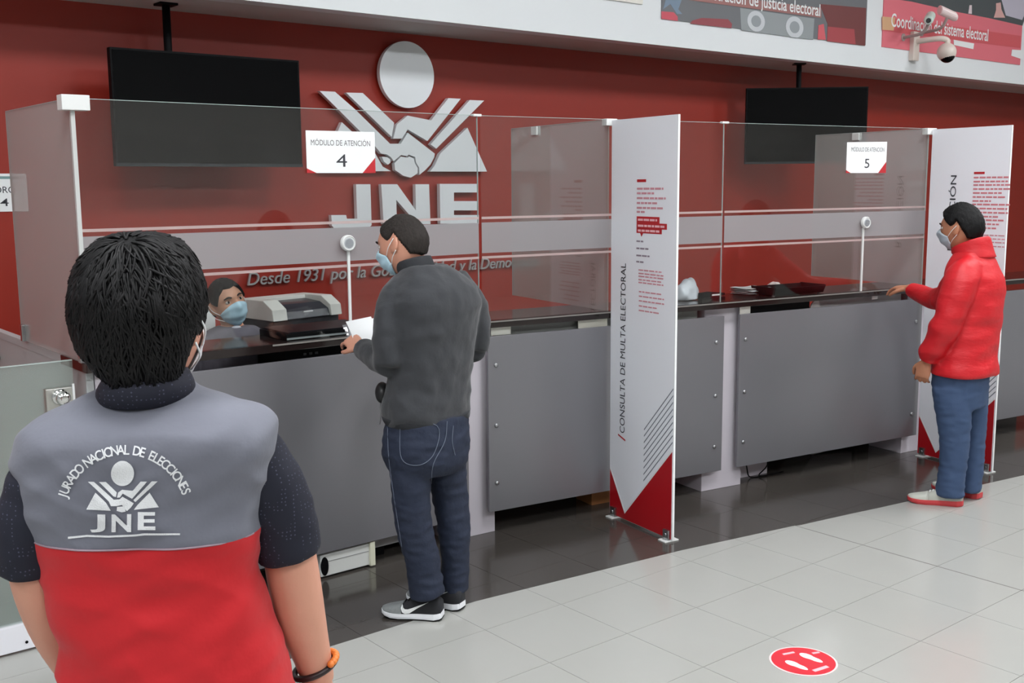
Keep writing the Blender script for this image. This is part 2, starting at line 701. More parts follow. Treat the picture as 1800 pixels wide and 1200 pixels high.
# side return with its gate, at the left end
t = tag(empty('counter_side_panel', (1.36, YA + 0.06, 0)), 'grey side panel of the counter behind the low glass gate', 'counter panel')
box('side_board', 0.0, 0.03, 0.0, 1.80, 0.02, 1.10, mat('side_grey', (176, 180, 181), 0.45), t, bevel=0.002)
box('cap_rail', -0.003, 0.033, 0.27, 1.80, 1.10, 1.135, mat('side_grey', (176, 180, 181), 0.45), t, bevel=0.002)
k = onx(0, 628, 1.36)
v, f = lathe([(0.004, 0.0), (0.012, -0.002), (0.012, -0.018), (0.02, -0.026), (0.022, -0.036), (0.014, -0.046)], 18, (0, k[1] - YA - 0.06, k[2]), axis='x')
mesh_obj('knob', v, f, mat('brass', (196, 190, 150), 0.25, metal=1.0), t, smooth=True)

GY = 4.40
t = tag(empty('glass_gate', (0.15, GY, 0)), 'low swinging glass gate with white bottom rail at the left edge', 'gate')
box('pane', 0.0, 1.17, 0.0, 0.01, 0.115, 1.147, glass_mat('gate_glass', (0.90, 0.945, 0.93), 0.09, frost=0.22, frost_rgb=(190, 208, 202)), t)
box('top_edge', 0.0, 1.17, -0.0005, 0.0105, 1.147, 1.151, M_GLASSEDGE, t)
r = box('bottom_rail', 0.0, 1.19, -0.016, 0.026, 0.012, 0.118, mat('rail_white', (226, 226, 232), 0.35), t, bevel=0.003)
q = ony(47, 1128, GY - 0.016)
v, f = lathe([(0.006, 0.0), (0.006, -0.002)], 12, (q[0] - 0.15, -0.016, q[2]), axis='y')
mesh_obj('screw_hole', v, f, M_BLACK, r)
l0, l1 = ony(78, 684, GY), ony(133, 722, GY)
lk = box('lock_plate', l0[0] - 0.15, l1[0] - 0.15, -0.014, 0.024, l1[2], l0[2], mat('satin_steel', (196, 196, 190), 0.3, metal=0.8), t, bevel=0.003)
c = ony(103, 696, GY)
v, f = lathe([(0.030, 0.0), (0.032, -0.006), (0.024, -0.010), (0.016, -0.012), (0.016, -0.03), (0.027, -0.038), (0.029, -0.05), (0.02, -0.062), (0.008, -0.064)], 24, (c[0] - 0.15, -0.014, c[2]), axis='y')
mesh_obj('door_knob', v, f, mat('chrome', (230, 230, 228), 0.08, metal=1.0), lk, smooth=True)
box('strike_strip', l1[0] - 0.15 - 0.012, l1[0] - 0.15 - 0.004, -0.018, -0.0135, l1[2] + 0.005, l0[2] + 0.012, M_PAPER, lk)

# ================================================================== GLASS SCREENS
GT = 2.165


def glass_box(name, x0, x1, z0, z1, m, parent, th=0.008, edges=('top', 'l', 'r')):
    o = box(name, x0, x1, -th / 2, th / 2, z0, z1, m, parent)
    return o


def screen(loc, rot, x0, x1, label, h=GT):
    t = tag(empty('glass_screen', (loc[0], loc[1], 0), rot), label, 'glass screen', 'clear counter screens')
    p = glass_box('pane', x0 + 0.003, x1 - 0.003, SLAB_T, h, M_GLASS, t)
    v, f = boxgeo(x0 + 0.003, x1 - 0.003, -0.004, 0.004, h, h + 0.0022)
    mesh_obj('polished_edge', v, f, M_GLASSEDGE, t)
    box('polished_edge', x1 - 0.0036, x1 - 0.0014, -0.004, 0.004, SLAB_T, h, M_GLASSEDGE, t)
    box('frosted_band', x0 + 0.004, x1 - 0.004, -0.006, -0.0045, 1.487, 1.640, M_FROST, t)
    box('frosted_line', x0 + 0.004, x1 - 0.004, -0.006, -0.0045, 1.657, 1.669, M_FROSTLINE, t)
    box('frosted_line', x0 + 0.004, x1 - 0.004, -0.006, -0.0045, 1.459, 1.471, M_FROSTLINE, t)
    return t


s1 = screen((1.35, YA), 0, 0.0, 1.95, 'clear glass counter screen carrying sign 4, left of the dark-jacket man')
box('edge_channel', -0.004, 0.012, -0.008, 0.008, SLAB_T, GT, mat('edge_grey', (196, 198, 196), 0.35), s1)
s2 = screen((B0[0], B0[1]), DB, -0.015, 1.572, 'clear glass counter screen behind the fine-enquiry banner')
s3 = screen((B0[0], B0[1]), DB, 1.580, 3.314, 'clear glass counter screen carrying sign 5')


def clip(parent, x, z0, w, h, d=0.02, y=0.0):
    return box('glass_clip', x - w / 2, x + w / 2, y - d, y + d, z0, z0 + h, M_CLIP, parent, bevel=0.003)


clip(s1, 0.012, GT - 0.045, 0.105, 0.058, 0.03)
clip(s1, 1.945, GT - 0.004, 0.05, 0.012, 0.012)
clip(s2, 0.775, GT - 0.032, 0.07, 0.036, 0.022)
clip(s3, 1.575, GT - 0.004, 0.05, 0.012, 0.012)
clip(s3, 3.32, GT - 0.038, 0.09, 0.042, 0.022)


def side_screen(loc, rot, length, label, z0=SLAB_T, zt=GT, clip_at=None):
    """sheet running back from the counter front; local +X goes back"""
    t = tag(empty('side_screen', (loc[0], loc[1], 0), rot), label, 'glass screen', 'glass side screens')
    box('pane', 0.0, length, -0.004, 0.004, z0, zt, M_SIDEGLASS, t)
    box('polished_edge', length, length + 0.002, -0.004, 0.004, z0, zt, M_GLASSEDGE, t)
    box('polished_edge', 0.012, length, -0.004, 0.004, zt, zt + 0.002, M_GLASSEDGE, t)
    if clip_at:
        box('glass_clip', clip_at - 0.03, clip_at + 0.03, -0.016, 0.016, zt - 0.05, zt - 0.0, M_CLIP, t, bevel=0.003)
    return t


NB = DB + math.pi / 2
es = side_screen((1.35, YA + 0.012), math.pi / 2, 0.88, 'glass end screen above the low gate at the left')
for yy, zz in ((0.02, SLAB_T), (0.83, SLAB_T)):
    box('glass_bracket', yy - 0.014, yy + 0.014, -0.02, 0.02, zz, zz + 0.075, M_STEEL, es, bevel=0.004)
side_screen(bpos(0.774, 0.006), NB, 1.02, 'glass side screen reaching back from the fine-enquiry banner', clip_at=0.74)
side_screen(bpos(3.320, 0.006), NB, 0.98, 'glass side screen reaching back from the far banner beside the man in red', clip_at=0.6)

# ================================================================== BANNERS
def banner(s_pos, length, label, px_fn):
    """upright printed panel; local +X runs from the counter out to the hall, printed face looks to local -Y"""
    P = bpos(s_pos, -0.028)
    rot = DB - math.pi / 2
    t = tag(empty('upright_banner', (P[0], P[1], 0), rot), label, 'banner', 'upright printed banners')
    H = 2.16
    box('panel', 0, length, -0.006, 0.006, 0.012, H, M_WHITEPRINT, t)
    box('polished_edge', length, length + 0.004, -0.006, 0.006, 0.012, H, M_PAPER, t)

    def uz(px, py):
        q = onplane(px, py, P, rot)
        return ((q[0] - P[0]) * math.cos(rot) + (q[1] - P[1]) * math.sin(rot), q[2])
    for sgn in (-1, 1):
        y0, y1 = (-0.0075, -0.006) if sgn < 0 else (0.006, 0.0075)
        px_fn(t, uz, y0, y1, length, sgn)
    for x in (0.045, length - 0.035):
        b = box('floor_clamp', x - 0.022, x + 0.022, -0.022, 0.022, 0.006, 0.06, M_STEEL, t, bevel=0.004)
        box('foot_plate', x - 0.03, x + 0.03, -0.045, 0.045, 0.0, 0.007, M_CLIP, b, bevel=0.002)
        v, f = lathe([(0.008, -0.022), (0.008, -0.026)], 12, (x, 0, 0.035), axis='y')
        mesh_obj('screw_head', v, f, M_STEEL, b)
    return t, uz, P, rot


def flat(name, pts, y0, y1, m, t):
    v, f = prism(pts, 'y', y0, y1)
    return mesh_obj(name, v, f, m, t)


def text_rows(t, u0, rows, y0, y1, m, z_h=0.010):
    for (z, w) in rows:
        random.seed(int(z * 1000))
        u = u0
        while u < u0 + w - 0.012:
            ww = min(random.uniform(0.018, 0.05), u0 + w - u)
            flat('print_line', [(u, z), (u + ww, z), (u + ww, z + z_h), (u, z + z_h)], y0, y1, m, t)
            u += ww + 0.007


def banner_base(t, uz, y0, y1, L):
    # red foot triangles meeting the arrow tip, white keyline, grey hatch
    a, b, c = 0.27, 0.045, 0.475
    tip = 0.26 * L
    flat('red_corner', [(0.004, 0.014), (tip, 0.05), (0.004, a)] if False else [(0.003, 0.014), (tip, 0.014), (tip, b), (0.003, a)], y0, y1, M_REDPRINT, t)
    flat('red_corner', [(tip, 0.014), (L - 0.006, 0.014), (L - 0.006, c), (tip, b)], y0, y1, M_REDPRINT, t)
    d = y0 - 0.0008 if y0 < 0 else y1 + 0.0008
    ya, ybb = (d, y0) if y0 < 0 else (y1, d)
    flat('keyline', [(0.003, a), (tip, b), (tip, b + 0.014), (0.003, a + 0.014)], ya, ybb, M_PAPER, t)
    flat('keyline', [(tip, b), (L - 0.006, c), (L - 0.006, c + 0.014), (tip, b + 0.014)], ya, ybb, M_PAPER, t)
    sl = (c - b) / (L - 0.006 - tip)
    u0, u1 = 0.56 * L, L - 0.004
    for i in range(9):
        z0 = b + sl * (u0 - tip) + 0.045 + i * 0.0345
        z1 = b + sl * (u1 - tip) + 0.045 + i * 0.0345
        flat('hatch_line', [(u0, z0), (u1, z1), (u1, z1 + 0.007), (u0, z0 + 0.007)], y0, y1, mat('hatch_grey', (120, 128, 138), 0.5), t)


def banner1(t, uz, y0, y1, L, sgn):
    banner_base(t, uz, y0, y1, L)
    if sgn > 0:
        text_rows(t, 0.2, [(1.78 - 0.04 * i, w) for i, w in enumerate((.22, .16, .25, .2, .24))], y0, y1, M_REDINK)
        return
    zl, zh = uz(1095, 760)[1], uz(1095, 462)[1]
    ub = uz(1101, 620)[0]
    text_fit('banner_title', 'CONSULTA DE MULTA ELECTORAL', M_INK, t, ub, (zl, zh), 0, 0.046, y0, vertical=True, extrude=0.0008, offset=0.0)
    z = uz(1095, 768)[1]
    flat('title_slash', [(ub - 0.06, z + 0.005), (ub + 0.005, z - 0.016), (ub + 0.005, z - 0.008), (ub - 0.06, z + 0.013)], y0, y1, M_REDINK, t)
    u = uz(1121, 400)[0]
    zz = uz(1121, 320)[1]
    flat('print_line', [(u, zz), (u + 0.075, zz), (u + 0.075, zz + 0.014), (u, zz + 0.014)], y0, y1, M_REDINK, t)
    rows = []
    for (py, px1) in ((331.5, 1168), (339.5, 1152), (348, 1172), (356.5, 1158), (365, 1169), (372, 1135)):
        rows.append((uz(1121, py)[1] - 0.005, uz(px1, py)[0] - u))
    text_rows(t, u, rows, y0, y1, mat('pink_ink', (208, 146, 156), 0.6))
    bb = [(380, 391, 1161), (391, 401, 1174), (400, 409, 1165)]
    for pa, pb, xr in bb:
        flat('red_highlight', [(u, uz(1121, pb)[1]), (uz(xr, pb)[0], uz(1121, pb)[1]), (uz(xr, pb)[0], uz(1121, pa)[1]), (u, uz(1121, pa)[1])], y0, y1, M_REDINK, t)
        zc = uz(1121, (pa + pb) / 2)[1]
        text_rows(t, u + 0.012, [(zc - 0.006, uz(xr, pb)[0] - u - 0.03)], y0 - 0.0008, y0, mat('pale_pink', (244, 190, 196), 0.6), 0.011)
    zc = uz(1121, 409)[1]
    flat('red_highlight', [(u + .03, zc), (u + .055, zc), (u + .042, zc - .018)], y0, y1, M_REDINK, t)
    grey_ink = mat('grey_ink', (140, 128, 140), 0.6)
    rows = [(uz(1121, py)[1] - 0.004, w) for py, w in ((423.5, .055), (436, .10), (448.5, .11), (459.5, .06))]
    text_rows(t, u, rows, y0, y1, grey_ink, 0.008)
    rows = [(uz(1126, py)[1] - 0.004, uz(1168, py)[0] - u - .02) for py in (474, 480, 485, 491, 496)]
    text_rows(t, u + .02, rows, y0, y1, mat('pink_ink', (208, 146, 156), 0.6), 0.007)
    rows = [(uz(1126, py)[1] - 0.004, uz(xr, py)[0] - u - .02) for py, xr in ((512, 1166), (520, 1168), (528, 1168), (537, 1155), (545, 1160))]
    text_rows(t, u + .025, rows, y0, y1, mat('pink_ink', (208, 146, 156), 0.6), 0.007)


def banner2(t, uz, y0, y1, L, sgn):
    banner_base(t, uz, y0, y1, L)
    if sgn > 0:
        return
    ub = uz(1681, 350)[0]
    zl, zh = uz(1676, 440)[1], uz(1676, 308)[1]
    text_fit('banner_title', 'RECEPCIÓN', M_INK, t, ub, (zl, zh), 0, 0.045, y0, vertical=True, extrude=0.0008, offset=0.002)
    u = uz(1712, 330)[0]
    zz = uz(1715, 306)[1]
    flat('print_line', [(u, zz), (u + 0.075, zz), (u + 0.075, zz + 0.014), (u, zz + 0.014)], y0, y1, M_REDINK, t)
    rows = []
    for py, xr in ((312, 1774), (319, 1773), (325, 1778), (332, 1778), (339, 1762), (346, 1770), (353, 1743), (359, 1777), (366, 1772), (373, 1773), (380, 1760), (386, 1768), (393, 1757), (400, 1755)):
        rows.append((uz(1712, py)[1] - 0.005, uz(xr, py)[0] - u))
    text_rows(t, u, rows, y0, y1, mat('rose_ink', (212, 128, 136), 0.6))
    rows = [(uz(1712, py)[1] - 0.004, 0.18) for py in (412, 418, 424, 431)]
    text_rows(t, u + .06, rows, y0, y1, mat('pink_ink', (208, 146, 156), 0.6), 0.007)


b1 = banner(0.776, 0.547, 'tall white banner reading CONSULTA DE MULTA ELECTORAL beside the counter', banner1)
b2 = banner(3.320, 0.567, 'tall white banner with a red foot directly behind the man in red', banner2)


# ================================================================== SIGNS, INTERCOMS
def number_sign(name_label, to_xz, rootloc, rot, corners, num, numbox, capbox):
    t = tag(empty('module_sign', rootloc, rot), name_label, 'sign', 'module number signs')
    tl, tr, bl, brr, ncl, ncr = [to_xz(*c) for c in corners]
    y0, y1 = -0.012, -0.009
    # white plate with two clipped lower corners
    v, f = prism([tl, tr, (tr[0], ncr[1]), (brr[0], bl[1]), (ncl[0], bl[1]), (tl[0], ncl[1])], 'y', y0, y1)
    mesh_obj('plate', v, f, M_PAPER, t)
    v, f = prism([(tl[0], ncl[1]), (ncl[0], bl[1]), (tl[0], bl[1])], 'y', y0, y1)
    mesh_obj('red_corner', v, f, M_REDINK, t)
    v, f = prism([(tr[0], ncr[1]), (tr[0], bl[1]), (brr[0], bl[1])], 'y', y0, y1)
    mesh_obj('red_corner', v, f, M_REDINK, t)
    a, b = to_xz(*capbox[0]), to_xz(*capbox[1])
    text_fit('sign_caption', 'MÓDULO DE ATENCIÓN', mat('caption_grey', (110, 108, 112), 0.6), t, a[0], b[0], a[1], abs(b[1] - a[1]), y0, extrude=0.0008)
    a, b = to_xz(*numbox[0]), to_xz(*numbox[1])
    text_fit('sign_number', num, M_INK, t, a[0], b[0], a[1], abs(b[1] - a[1]), y0, extrude=0.0008)
    return t


def xzA(px, py):
    q = ony(px, py, YA - 0.01)
    return (q[0] - 1.35, q[2])


def xzB(px, py):
    q = onplane(px, py, bpos(0, -0.01), DB)
    return ((q[0] - B0[0]) * math.cos(DB) + (q[1] - B0[1]) * math.sin(DB), q[2])


number_sign('white module sign numbered four hanging beside the silver emblem', xzA, (1.35, YA, 0), 0,
            [(537, 229), (658, 232), (541, 304), (637, 306), (556, 296), (657, 277)], '4', ((591, 293), (609, 270)), ((546, 255), (650, 247)))
number_sign('white module sign numbered five near the man in red', xzB, (B0[0], B0[1], 0), DB,
            [(1489, 250), (1559, 249), (1489, 304), (1543, 304), (1495, 299), (1558, 284)], '5', ((1519, 295), (1528, 278)), ((1496, 266), (1554, 259)))


def intercom(xz, loc, rot, cpx, foot, r, label):
    t = tag(empty('intercom', loc, rot), label, 'intercom', 'round white counter intercoms')
    c, b = xz(*cpx), xz(*foot)
    v, f = lathe([(r * 0.9, -0.012), (r, -0.016), (r, -0.03), (r * 0.86, -0.036), (r * 0.84, -0.033)], 32, (c[0], 0, c[1]), axis='y')
    mesh_obj('housing', v, f, M_CLIP, t, smooth=False)
    v, f = lathe([(r * 0.66, -0.033), (r * 0.66, -0.0345), (r * 0.45, -0.036)], 28, (c[0], 0, c[1]), axis='y')
    g = mesh_obj('grille', v, f, mat('grille_grey', (182, 186, 190), 0.5), t)
    for i in range(9):
        z = c[1] - r * 0.5 + r * i / 8
        hw = math.sqrt(max(0, (r * 0.55) ** 2 - (z - c[1]) ** 2))
        if hw > 0.003:
            box('grille_slot', c[0] - hw, c[0] + hw, -0.0372, -0.0355, z - 0.0008, z + 0.0008, mat('slot_grey', (120, 124, 128), 0.6), g)
    box('cable_channel', b[0] - 0.006, b[0] + 0.006, -0.016, -0.007, SLAB_T, c[1] - r * 0.9, M_CLIP, t)
    box('mount_pad', c[0] - 0.012, c[0] + 0.012, -0.013, -0.005, c[1] - 0.012, c[1] + 0.012, M_CLIP, t)
    return t


intercom(xzA, (1.35, YA, 0), 0, (609, 427), (616, 580), 0.037, 'round white intercom on the glass left of the dark-jacket man')
intercom(xzB, (B0[0], B0[1], 0), DB, (1519, 391), (1513, 505), 0.037, 'round white intercom on the glass below sign 5')

# ================================================================== WALL LOGO AND LETTERING
def wl(u, v_):
    q = ony(520 + u / 4.617, 140 + v_ / 4.617, YW - 0.05)
    return (q[0], q[2])


lg = tag(empty('wall_emblem', (4.1, YW, 1.55)), 'large silver handshake emblem with the letters JNE on the red wall', 'emblem')
LOGO = {
    'raised_arm': [(405, 105), (540, 108), (795, 350), (775, 465)],
    'clasped_hand': [(190, 92), (315, 98), (480, 243), (762, 520), (850, 520), (905, 430), (1125, 600), (1120, 630), (1088, 690), (1045, 735), (1000, 772), (998, 715), (972, 672), (966, 628), (915, 608), (900, 620), (850, 612), (792, 662), (768, 628), (735, 606), (690, 600), (640, 540)],
    'upper_hand': [(1235, 150), (1335, 155), (1065, 498), (905, 404), (858, 478), (788, 478), (815, 366), (905, 292), (1095, 330)],
    'outer_arm': [(1410, 165), (1525, 170), (1137, 560), (1090, 525)],
    'right_triangle': [(1390, 390), (1548, 745), (1085, 745), (1122, 700), (1168, 600)],
    'left_triangle': [(370, 345), (190, 742), (770, 742), (702, 705), (665, 640), (636, 590)],
    'fist': [(850, 624), (905, 633), (918, 622), (955, 640), (962, 676), (986, 716), (985, 760), (930, 795), (870, 780), (803, 735), (798, 678)],
    'thumb': [(695, 625), (738, 628), (763, 645), (766, 672), (745, 690), (712, 665)],
    'letter_j': [(485, 848), (602, 848), (612, 1180), (585, 1205), (310, 1205), (290, 1185), (285, 1098), (405, 1098), (412, 1128), (495, 1128)],
    'letter_n': [(690, 848), (820, 848), (972, 1062), (968, 848), (1078, 848), (1090, 1172), (985, 1172), (812, 975), (818, 1172), (710, 1172)],
    'letter_e': [(1165, 845), (1475, 845), (1475, 915), (1280, 915), (1280, 985), (1470, 985), (1470, 1060), (1280, 1060), (1280, 1098), (1482, 1098), (1482, 1168), (1170, 1168)],
}
for n_, pts in LOGO.items():
    P2 = [(x - 4.1, z - 1.55) for x, z in [wl(*p) for p in pts]]
    v, f = prism(P2, 'y', -0.055, -0.02)
    mesh_obj(n_, v, f, M_SILVER, lg)
v, f = prism([(x - 4.1, z - 1.55) for x, z in circle(4.122, 2.556, 0.217, 56)], 'y', -0.055, -0.02)
mesh_obj('head_disc', v, f, M_SILVER, lg)
v, f = join([lathe([(0.006, -0.02), (0.006, 0.0)], 8, (p[0] - 4.1, 0, p[1] - 1.55), axis='y') for p in [(4.0, 2.5), (4.25, 2.6), wl(1300, 690), wl(560, 880), wl(1220, 900), wl(750, 900), wl(1480, 210), wl(1290, 190), wl(470, 140), wl(240, 115), wl(880, 700), wl(850, 560), wl(730, 645), wl(480, 700)]])
mesh_obj('standoff_pins', v, f, M_STEEL, lg)

x0 = ony(436, 498, YW - .03)
x1 = ony(908, 471, YW - .03)
mt = tag(empty('motto_lettering', (float(x0[0]), YW, 1.215)), 'silver italic motto Desde 1931 por la Gobernabilidad y la Democracia', 'lettering')
full = 'Desde 1931 por la Gobernabilidad y la Democracia'
w1 = np.ptp(text_mesh('Desde 1931 por la Gobernabilidad y la Democ')[0][:, 0])
w2 = np.ptp(text_mesh(full)[0][:, 0])
text_fit('letters', full, mat('silver_script', (196, 196, 196), 0.35, metal=0.5), mt, 0.0, float((x1[0] - x0[0]) * w2 / w1), 0.008, 0.082, -0.012, shear=0.22, extrude=0.014)

# sheet taped to the wall at the far left
q0, q1 = ony(51, 371, YW - .01), ony(45, 305, YW - .01)
t = tag(empty('wall_notice', (1.40, YW, float(q0[2]))), 'white notice sheet with an orange header reading ORO 4', 'notice')
w = float(q0[0]) - 1.40
h = float(q1[2] - q0[2])
box('sheet', 0, w, -0.006, -0.003, 0, h, M_PAPER, t)
box('header_band', 0, w * 0.42, -0.0075, -0.006, h * 0.84, h * 0.96, mat('orange_print', (226, 140, 60), 0.6), t)
box('header_band', w * 0.5, w * 0.86, -0.0075, -0.006, h * 0.86, h * 0.93, mat('teal_print', (120, 150, 150), 0.6), t)
a = ony(0, 338, YW)[0] - 1.40
text_fit('notice_text', 'ORO', M_INK, t, float(a) - 0.03, float(ony(27, 338, YW)[0]) - 1.40, float(onz(0, 338, 0)[2] + ony(15, 339, YW)[2] - q0[2]), 0.036, -0.006, extrude=0.0008, offset=0.003)
text_fit('notice_text', '4', M_INK, t, float(ony(0, 360, YW)[0]) - 1.40, float(ony(15, 360, YW)[0]) - 1.40, float(ony(10, 362, YW)[2] - q0[2]), 0.042, -0.006, extrude=0.0008, offset=0.003)

# ================================================================== TELEVISIONS
def tv(label, P0, P1, z0, z1, pole_t, group='wall televisions'):
    """P0,P1: plan positions of the left and right ends of the screen front"""
    d = np.array([P1[0] - P0[0], P1[1] - P0[1]])
    w = float(np.linalg.norm(d))
    rot = math.atan2(d[1], d[0])
    t = tag(empty('television', (P0[0], P0[1], z0), rot), label, 'television', group)
    h = z1 - z0
    box('casing', 0, w, 0.0, 0.045, 0, h, M_BLACK, t, bevel=0.004)
    box('screen', 0.012, w - 0.012, -0.002, 0.001, 0.02, h - 0.012, M_BLACKGLOSS, t)
    box('rear_housing', w * .2, w * .8, 0.045, 0.085, h * .2, h * .75, M_BLACK, t, bevel=0.006)
    box('chin_strip', 0.0, w, -0.003, 0.0, 0.0, 0.016, mat('chin_grey', (46, 50, 54), 0.25), t)
    box('mount_plate', w * pole_t - .09, w * pole_t + .09, 0.085, 0.10, h * .3, h * .8, M_BLACK, t)
    v, f = sweep([(w * pole_t, 0.12, h * .35), (w * pole_t, 0.12, h * .7), (w * pole_t, 0.12, ZS - z0 - 0.012)], [0.022] * 3, 14, 1)
    mesh_obj('ceiling_pole', v, f, M_BLACK, t, smooth=True)
    box('ceiling_plate', w * pole_t - .05, w * pole_t + .05, 0.07, 0.17, ZS - z0 - 0.012, ZS - z0, M_BLACK, t)
    return t


tv('large black television hung beside the silver emblem', (2.05, 5.85), (3.16, 5.85), 1.94, 2.56, 0.33)
a, b = onz(1312, 155, 2.62), onz(1527, 152, 2.62)
tv('large black television hung over the counter with sign 5', a, b, 1.985, 2.62, 0.45)

# ================================================================== POSTERS ON THE UPPER WALL
def fx(px, py):
    q = ony(px, py, YF - 0.01)
    return (float(q[0]), float(q[2]))


def poster(label, x0, x1, z0, bgm):
    t = tag(empty('wall_poster', (x0, YF, z0)), label, 'poster', 'posters on the upper wall')
    box('sheet', 0, x1 - x0, -0.008, 0, 0, 1.45, bgm, t)
    return t


def ppoly(t, name, o, pts, m, lvl=1, z0=3.02):
    P2 = [fx(*p) for p in pts]
    P2 = [(x - o, z - z0) for x, z in P2]
    v, f = prism(P2, 'y', -0.008 - 0.0012 * lvl, -0.008 - 0.0012 * (lvl - 1))
    return mesh_obj(name, v, f, m, t)


def pm(rgb):
    return mat('print_%d_%d_%d' % rgb, rgb, 0.5)


p1x = 6.004
t = poster('wide poster of a court session captioned de justicia electoral', p1x, 8.62, 3.02, pm((110, 112, 116)))


def c5(u, v_):
    return (1140 + u / 4.286, v_ / 4.286)


ppoly(t, 'printed_chair', p1x, [c5(*p) for p in [(98, 85), (190, 92), (220, 125), (222, 158), (98, 142)]], pm((206, 84, 98)))
ppoly(t, 'printed_sleeve', p1x, [c5(*p) for p in [(130, 0), (250, 0), (225, 70), (255, 105), (215, 105), (165, 30), (110, 70)]], pm((120, 140, 160)))
ppoly(t, 'printed_chair', p1x, [c5(*p) for p in [(330, 155), (400, 135), (600, 145), (630, 180), (625, 213), (315, 178)]], pm((150, 68, 76)))
ppoly(t, 'printed_table', p1x, [c5(*p) for p in [(690, 60), (1250, 140), (1240, 300), (700, 228)]], pm((150, 156, 158)))
ppoly(t, 'printed_screen', p1x, [c5(*p) for p in [(1290, 30), (1640, 60), (1632, 345), (1345, 310), (1350, 180)]], pm((116, 58, 58)))
ppoly(t, 'printed_chair', p1x, [c5(*p) for p in [(1350, 200), (1550, 220), (1560, 335), (1345, 310)]], pm((170, 70, 76)), 2)
ppoly(t, 'printed_chair', p1x, [c5(*p) for p in [(1280, 190), (1320, 180), (1335, 300), (1275, 298)]], pm((214, 96, 104)), 2)
ppoly(t, 'caption_band', p1x, [c5(*p) for p in [(300, -60), (1300, 60), (1300, 135), (300, 0)]], pm((160, 110, 106)), 3)
for cu_ in ((810, 160), (1100, 205)):
    c = fx(*c5(*cu_))
    e = fx(*c5(cu_[0] + 66, cu_[1]))
    r = abs(e[0] - c[0])
    v, f = prism(circle(c[0] - p1x, c[1] - 3.02, r, 24, r * 0.72), 'y', -0.0116, -0.0104)
    mesh_obj('printed_glass', v, f, pm((204, 208, 212)), t)
    v, f = prism(circle(c[0] - p1x, c[1] - 3.02, r * .55, 24, r * 0.4), 'y', -0.0128, -0.0116)
    mesh_obj('printed_glass', v, f, pm((150, 156, 160)), t)
a, b = fx(*c5(1290, 122)), fx(*c5(845, 72))
full = 'Administración de justicia electoral'
w1 = np.ptp(text_mesh('justicia electoral')[0][:, 0])
w2 = np.ptp(text_mesh(full)[0][:, 0])
text_fit('printed_word', full, M_PAPER, t, a[0] - p1x - (a[0] - b[0]) * w2 / w1, a[0] - p1x, a[1] - 3.02, 0.10, -0.0128, extrude=0.001, offset=0.012, words=True)

p2x = 8.88
t = poster('pink-red poster captioned Coordinación del sistema electoral at the right', p2x, 11.46, 3.025, pm((226, 116, 128)))


def c8(u, v_):
    return (1560 + u / 7.5, v_ / 7.5)


ppoly(t, 'printed_suits', p2x, [c8(*p) for p in [(0, -20), (300, -60), (1900, -20), (1780, 345), (1340, 245), (900, 160), (500, 70), (330, 30)]], pm((78, 84, 86)), 1)
ppoly(t, 'printed_shirt', p2x, [c8(*p) for p in [(1500, -10), (1900, -10), (1775, 270), (1560, 210)]], pm((196, 192, 206)), 2)
ppoly(t, 'printed_caption_band', p2x, [c8(*p) for p in [(-70, 230), (480, 300), (1760, 480), (1750, 640), (1340, 590), (-70, 410)]], pm((212, 92, 98)), 2)
ppoly(t, 'printed_tab', p2x, [c8(*p) for p in [(-70, 225), (100, 240), (80, 410), (-70, 400)]], pm((214, 170, 130)), 3)
ppoly(t, 'printed_tab', p2x, [c8(*p) for p in [(870, 530), (1140, 580), (1130, 655), (875, 600)]], M_PAPER, 3)
ppoly(t, 'printed_tab', p2x, [c8(*p) for p in [(1640, 660), (1800, 670), (1780, 790), (1630, 740)]], M_PAPER, 3)
ppoly(t, 'printed_face', p2x, [c8(*p) for p in [(1430, 50), (1490, 40), (1500, 130), (1550, 240), (1400, 240), (1430, 140)]], pm((224, 176, 170)), 3)
ppoly(t, 'printed_bottle', p2x, [c8(*p) for p in [(1080, 75), (1110, 75), (1110, 190), (1065, 185)]], pm((232, 214, 218)), 3)
a, b = fx(*c8(45, 345)), fx(*c8(1320, 560))
text_fit('printed_word', 'Coordinación del sistema electoral', M_PAPER, t, a[0] - p2x, b[0] - p2x, a[1] - 3.025, 0.12, -0.0118, extrude=0.001, offset=0.012, words=True)
c = fx(1000, 20)
t = tag(empty('wall_plaque', (5.05, YF, 3.10)), 'pale cream board on the upper wall above the emblem', 'board')
box('board', 0, 0.75, -0.012, 0, 0, 0.9, mat('cream', (232, 230, 222), 0.6), t)

# ================================================================== CAMERAS ON THE UPPER WALL
def fxr(px, py, y):
    q = ony(px, py, y)
    return np.array([q[0], y, q[2]])


YD = YF - 0.28
base = fxr(1664, 92, YD)
t = tag(empty('dome_camera', (base[0], YF, base[2])), 'white dome security camera in front of the pink-red poster', 'camera')
r = 0.085
v, f = sphere((0, YD - YF, 0), (r, r, r), 24, 16)
me_dome = mesh_obj('housing', v, f, mat('warm_white', (226, 214, 204), 0.35), t, smooth=True)
v, f = sphere((0, YD - YF - 0.006, -0.022), (r * .84, r * .84, r * .86), 24, 16)
mesh_obj('dark_bubble', v, f, M_BLACKGLOSS, t, smooth=True)
v, f = sweep([(0, YD - YF, r * .8), (0, YD - YF, r * 1.25), (-0.06, YD - YF + .05, r * 1.45), (-0.12, -0.03, r * 1.3), (-0.12, 0, r * 1.3)], [0.025] * 5, 12, 4)
mesh_obj('arm', v, f, mat('warm_white', (226, 214, 204), 0.35), t, smooth=True)
box('wall_bracket', -0.17, -0.07, -0.05, 0.0, -0.06, 0.2, mat('warm_white', (226, 214, 204), 0.35), t, bevel=0.006)


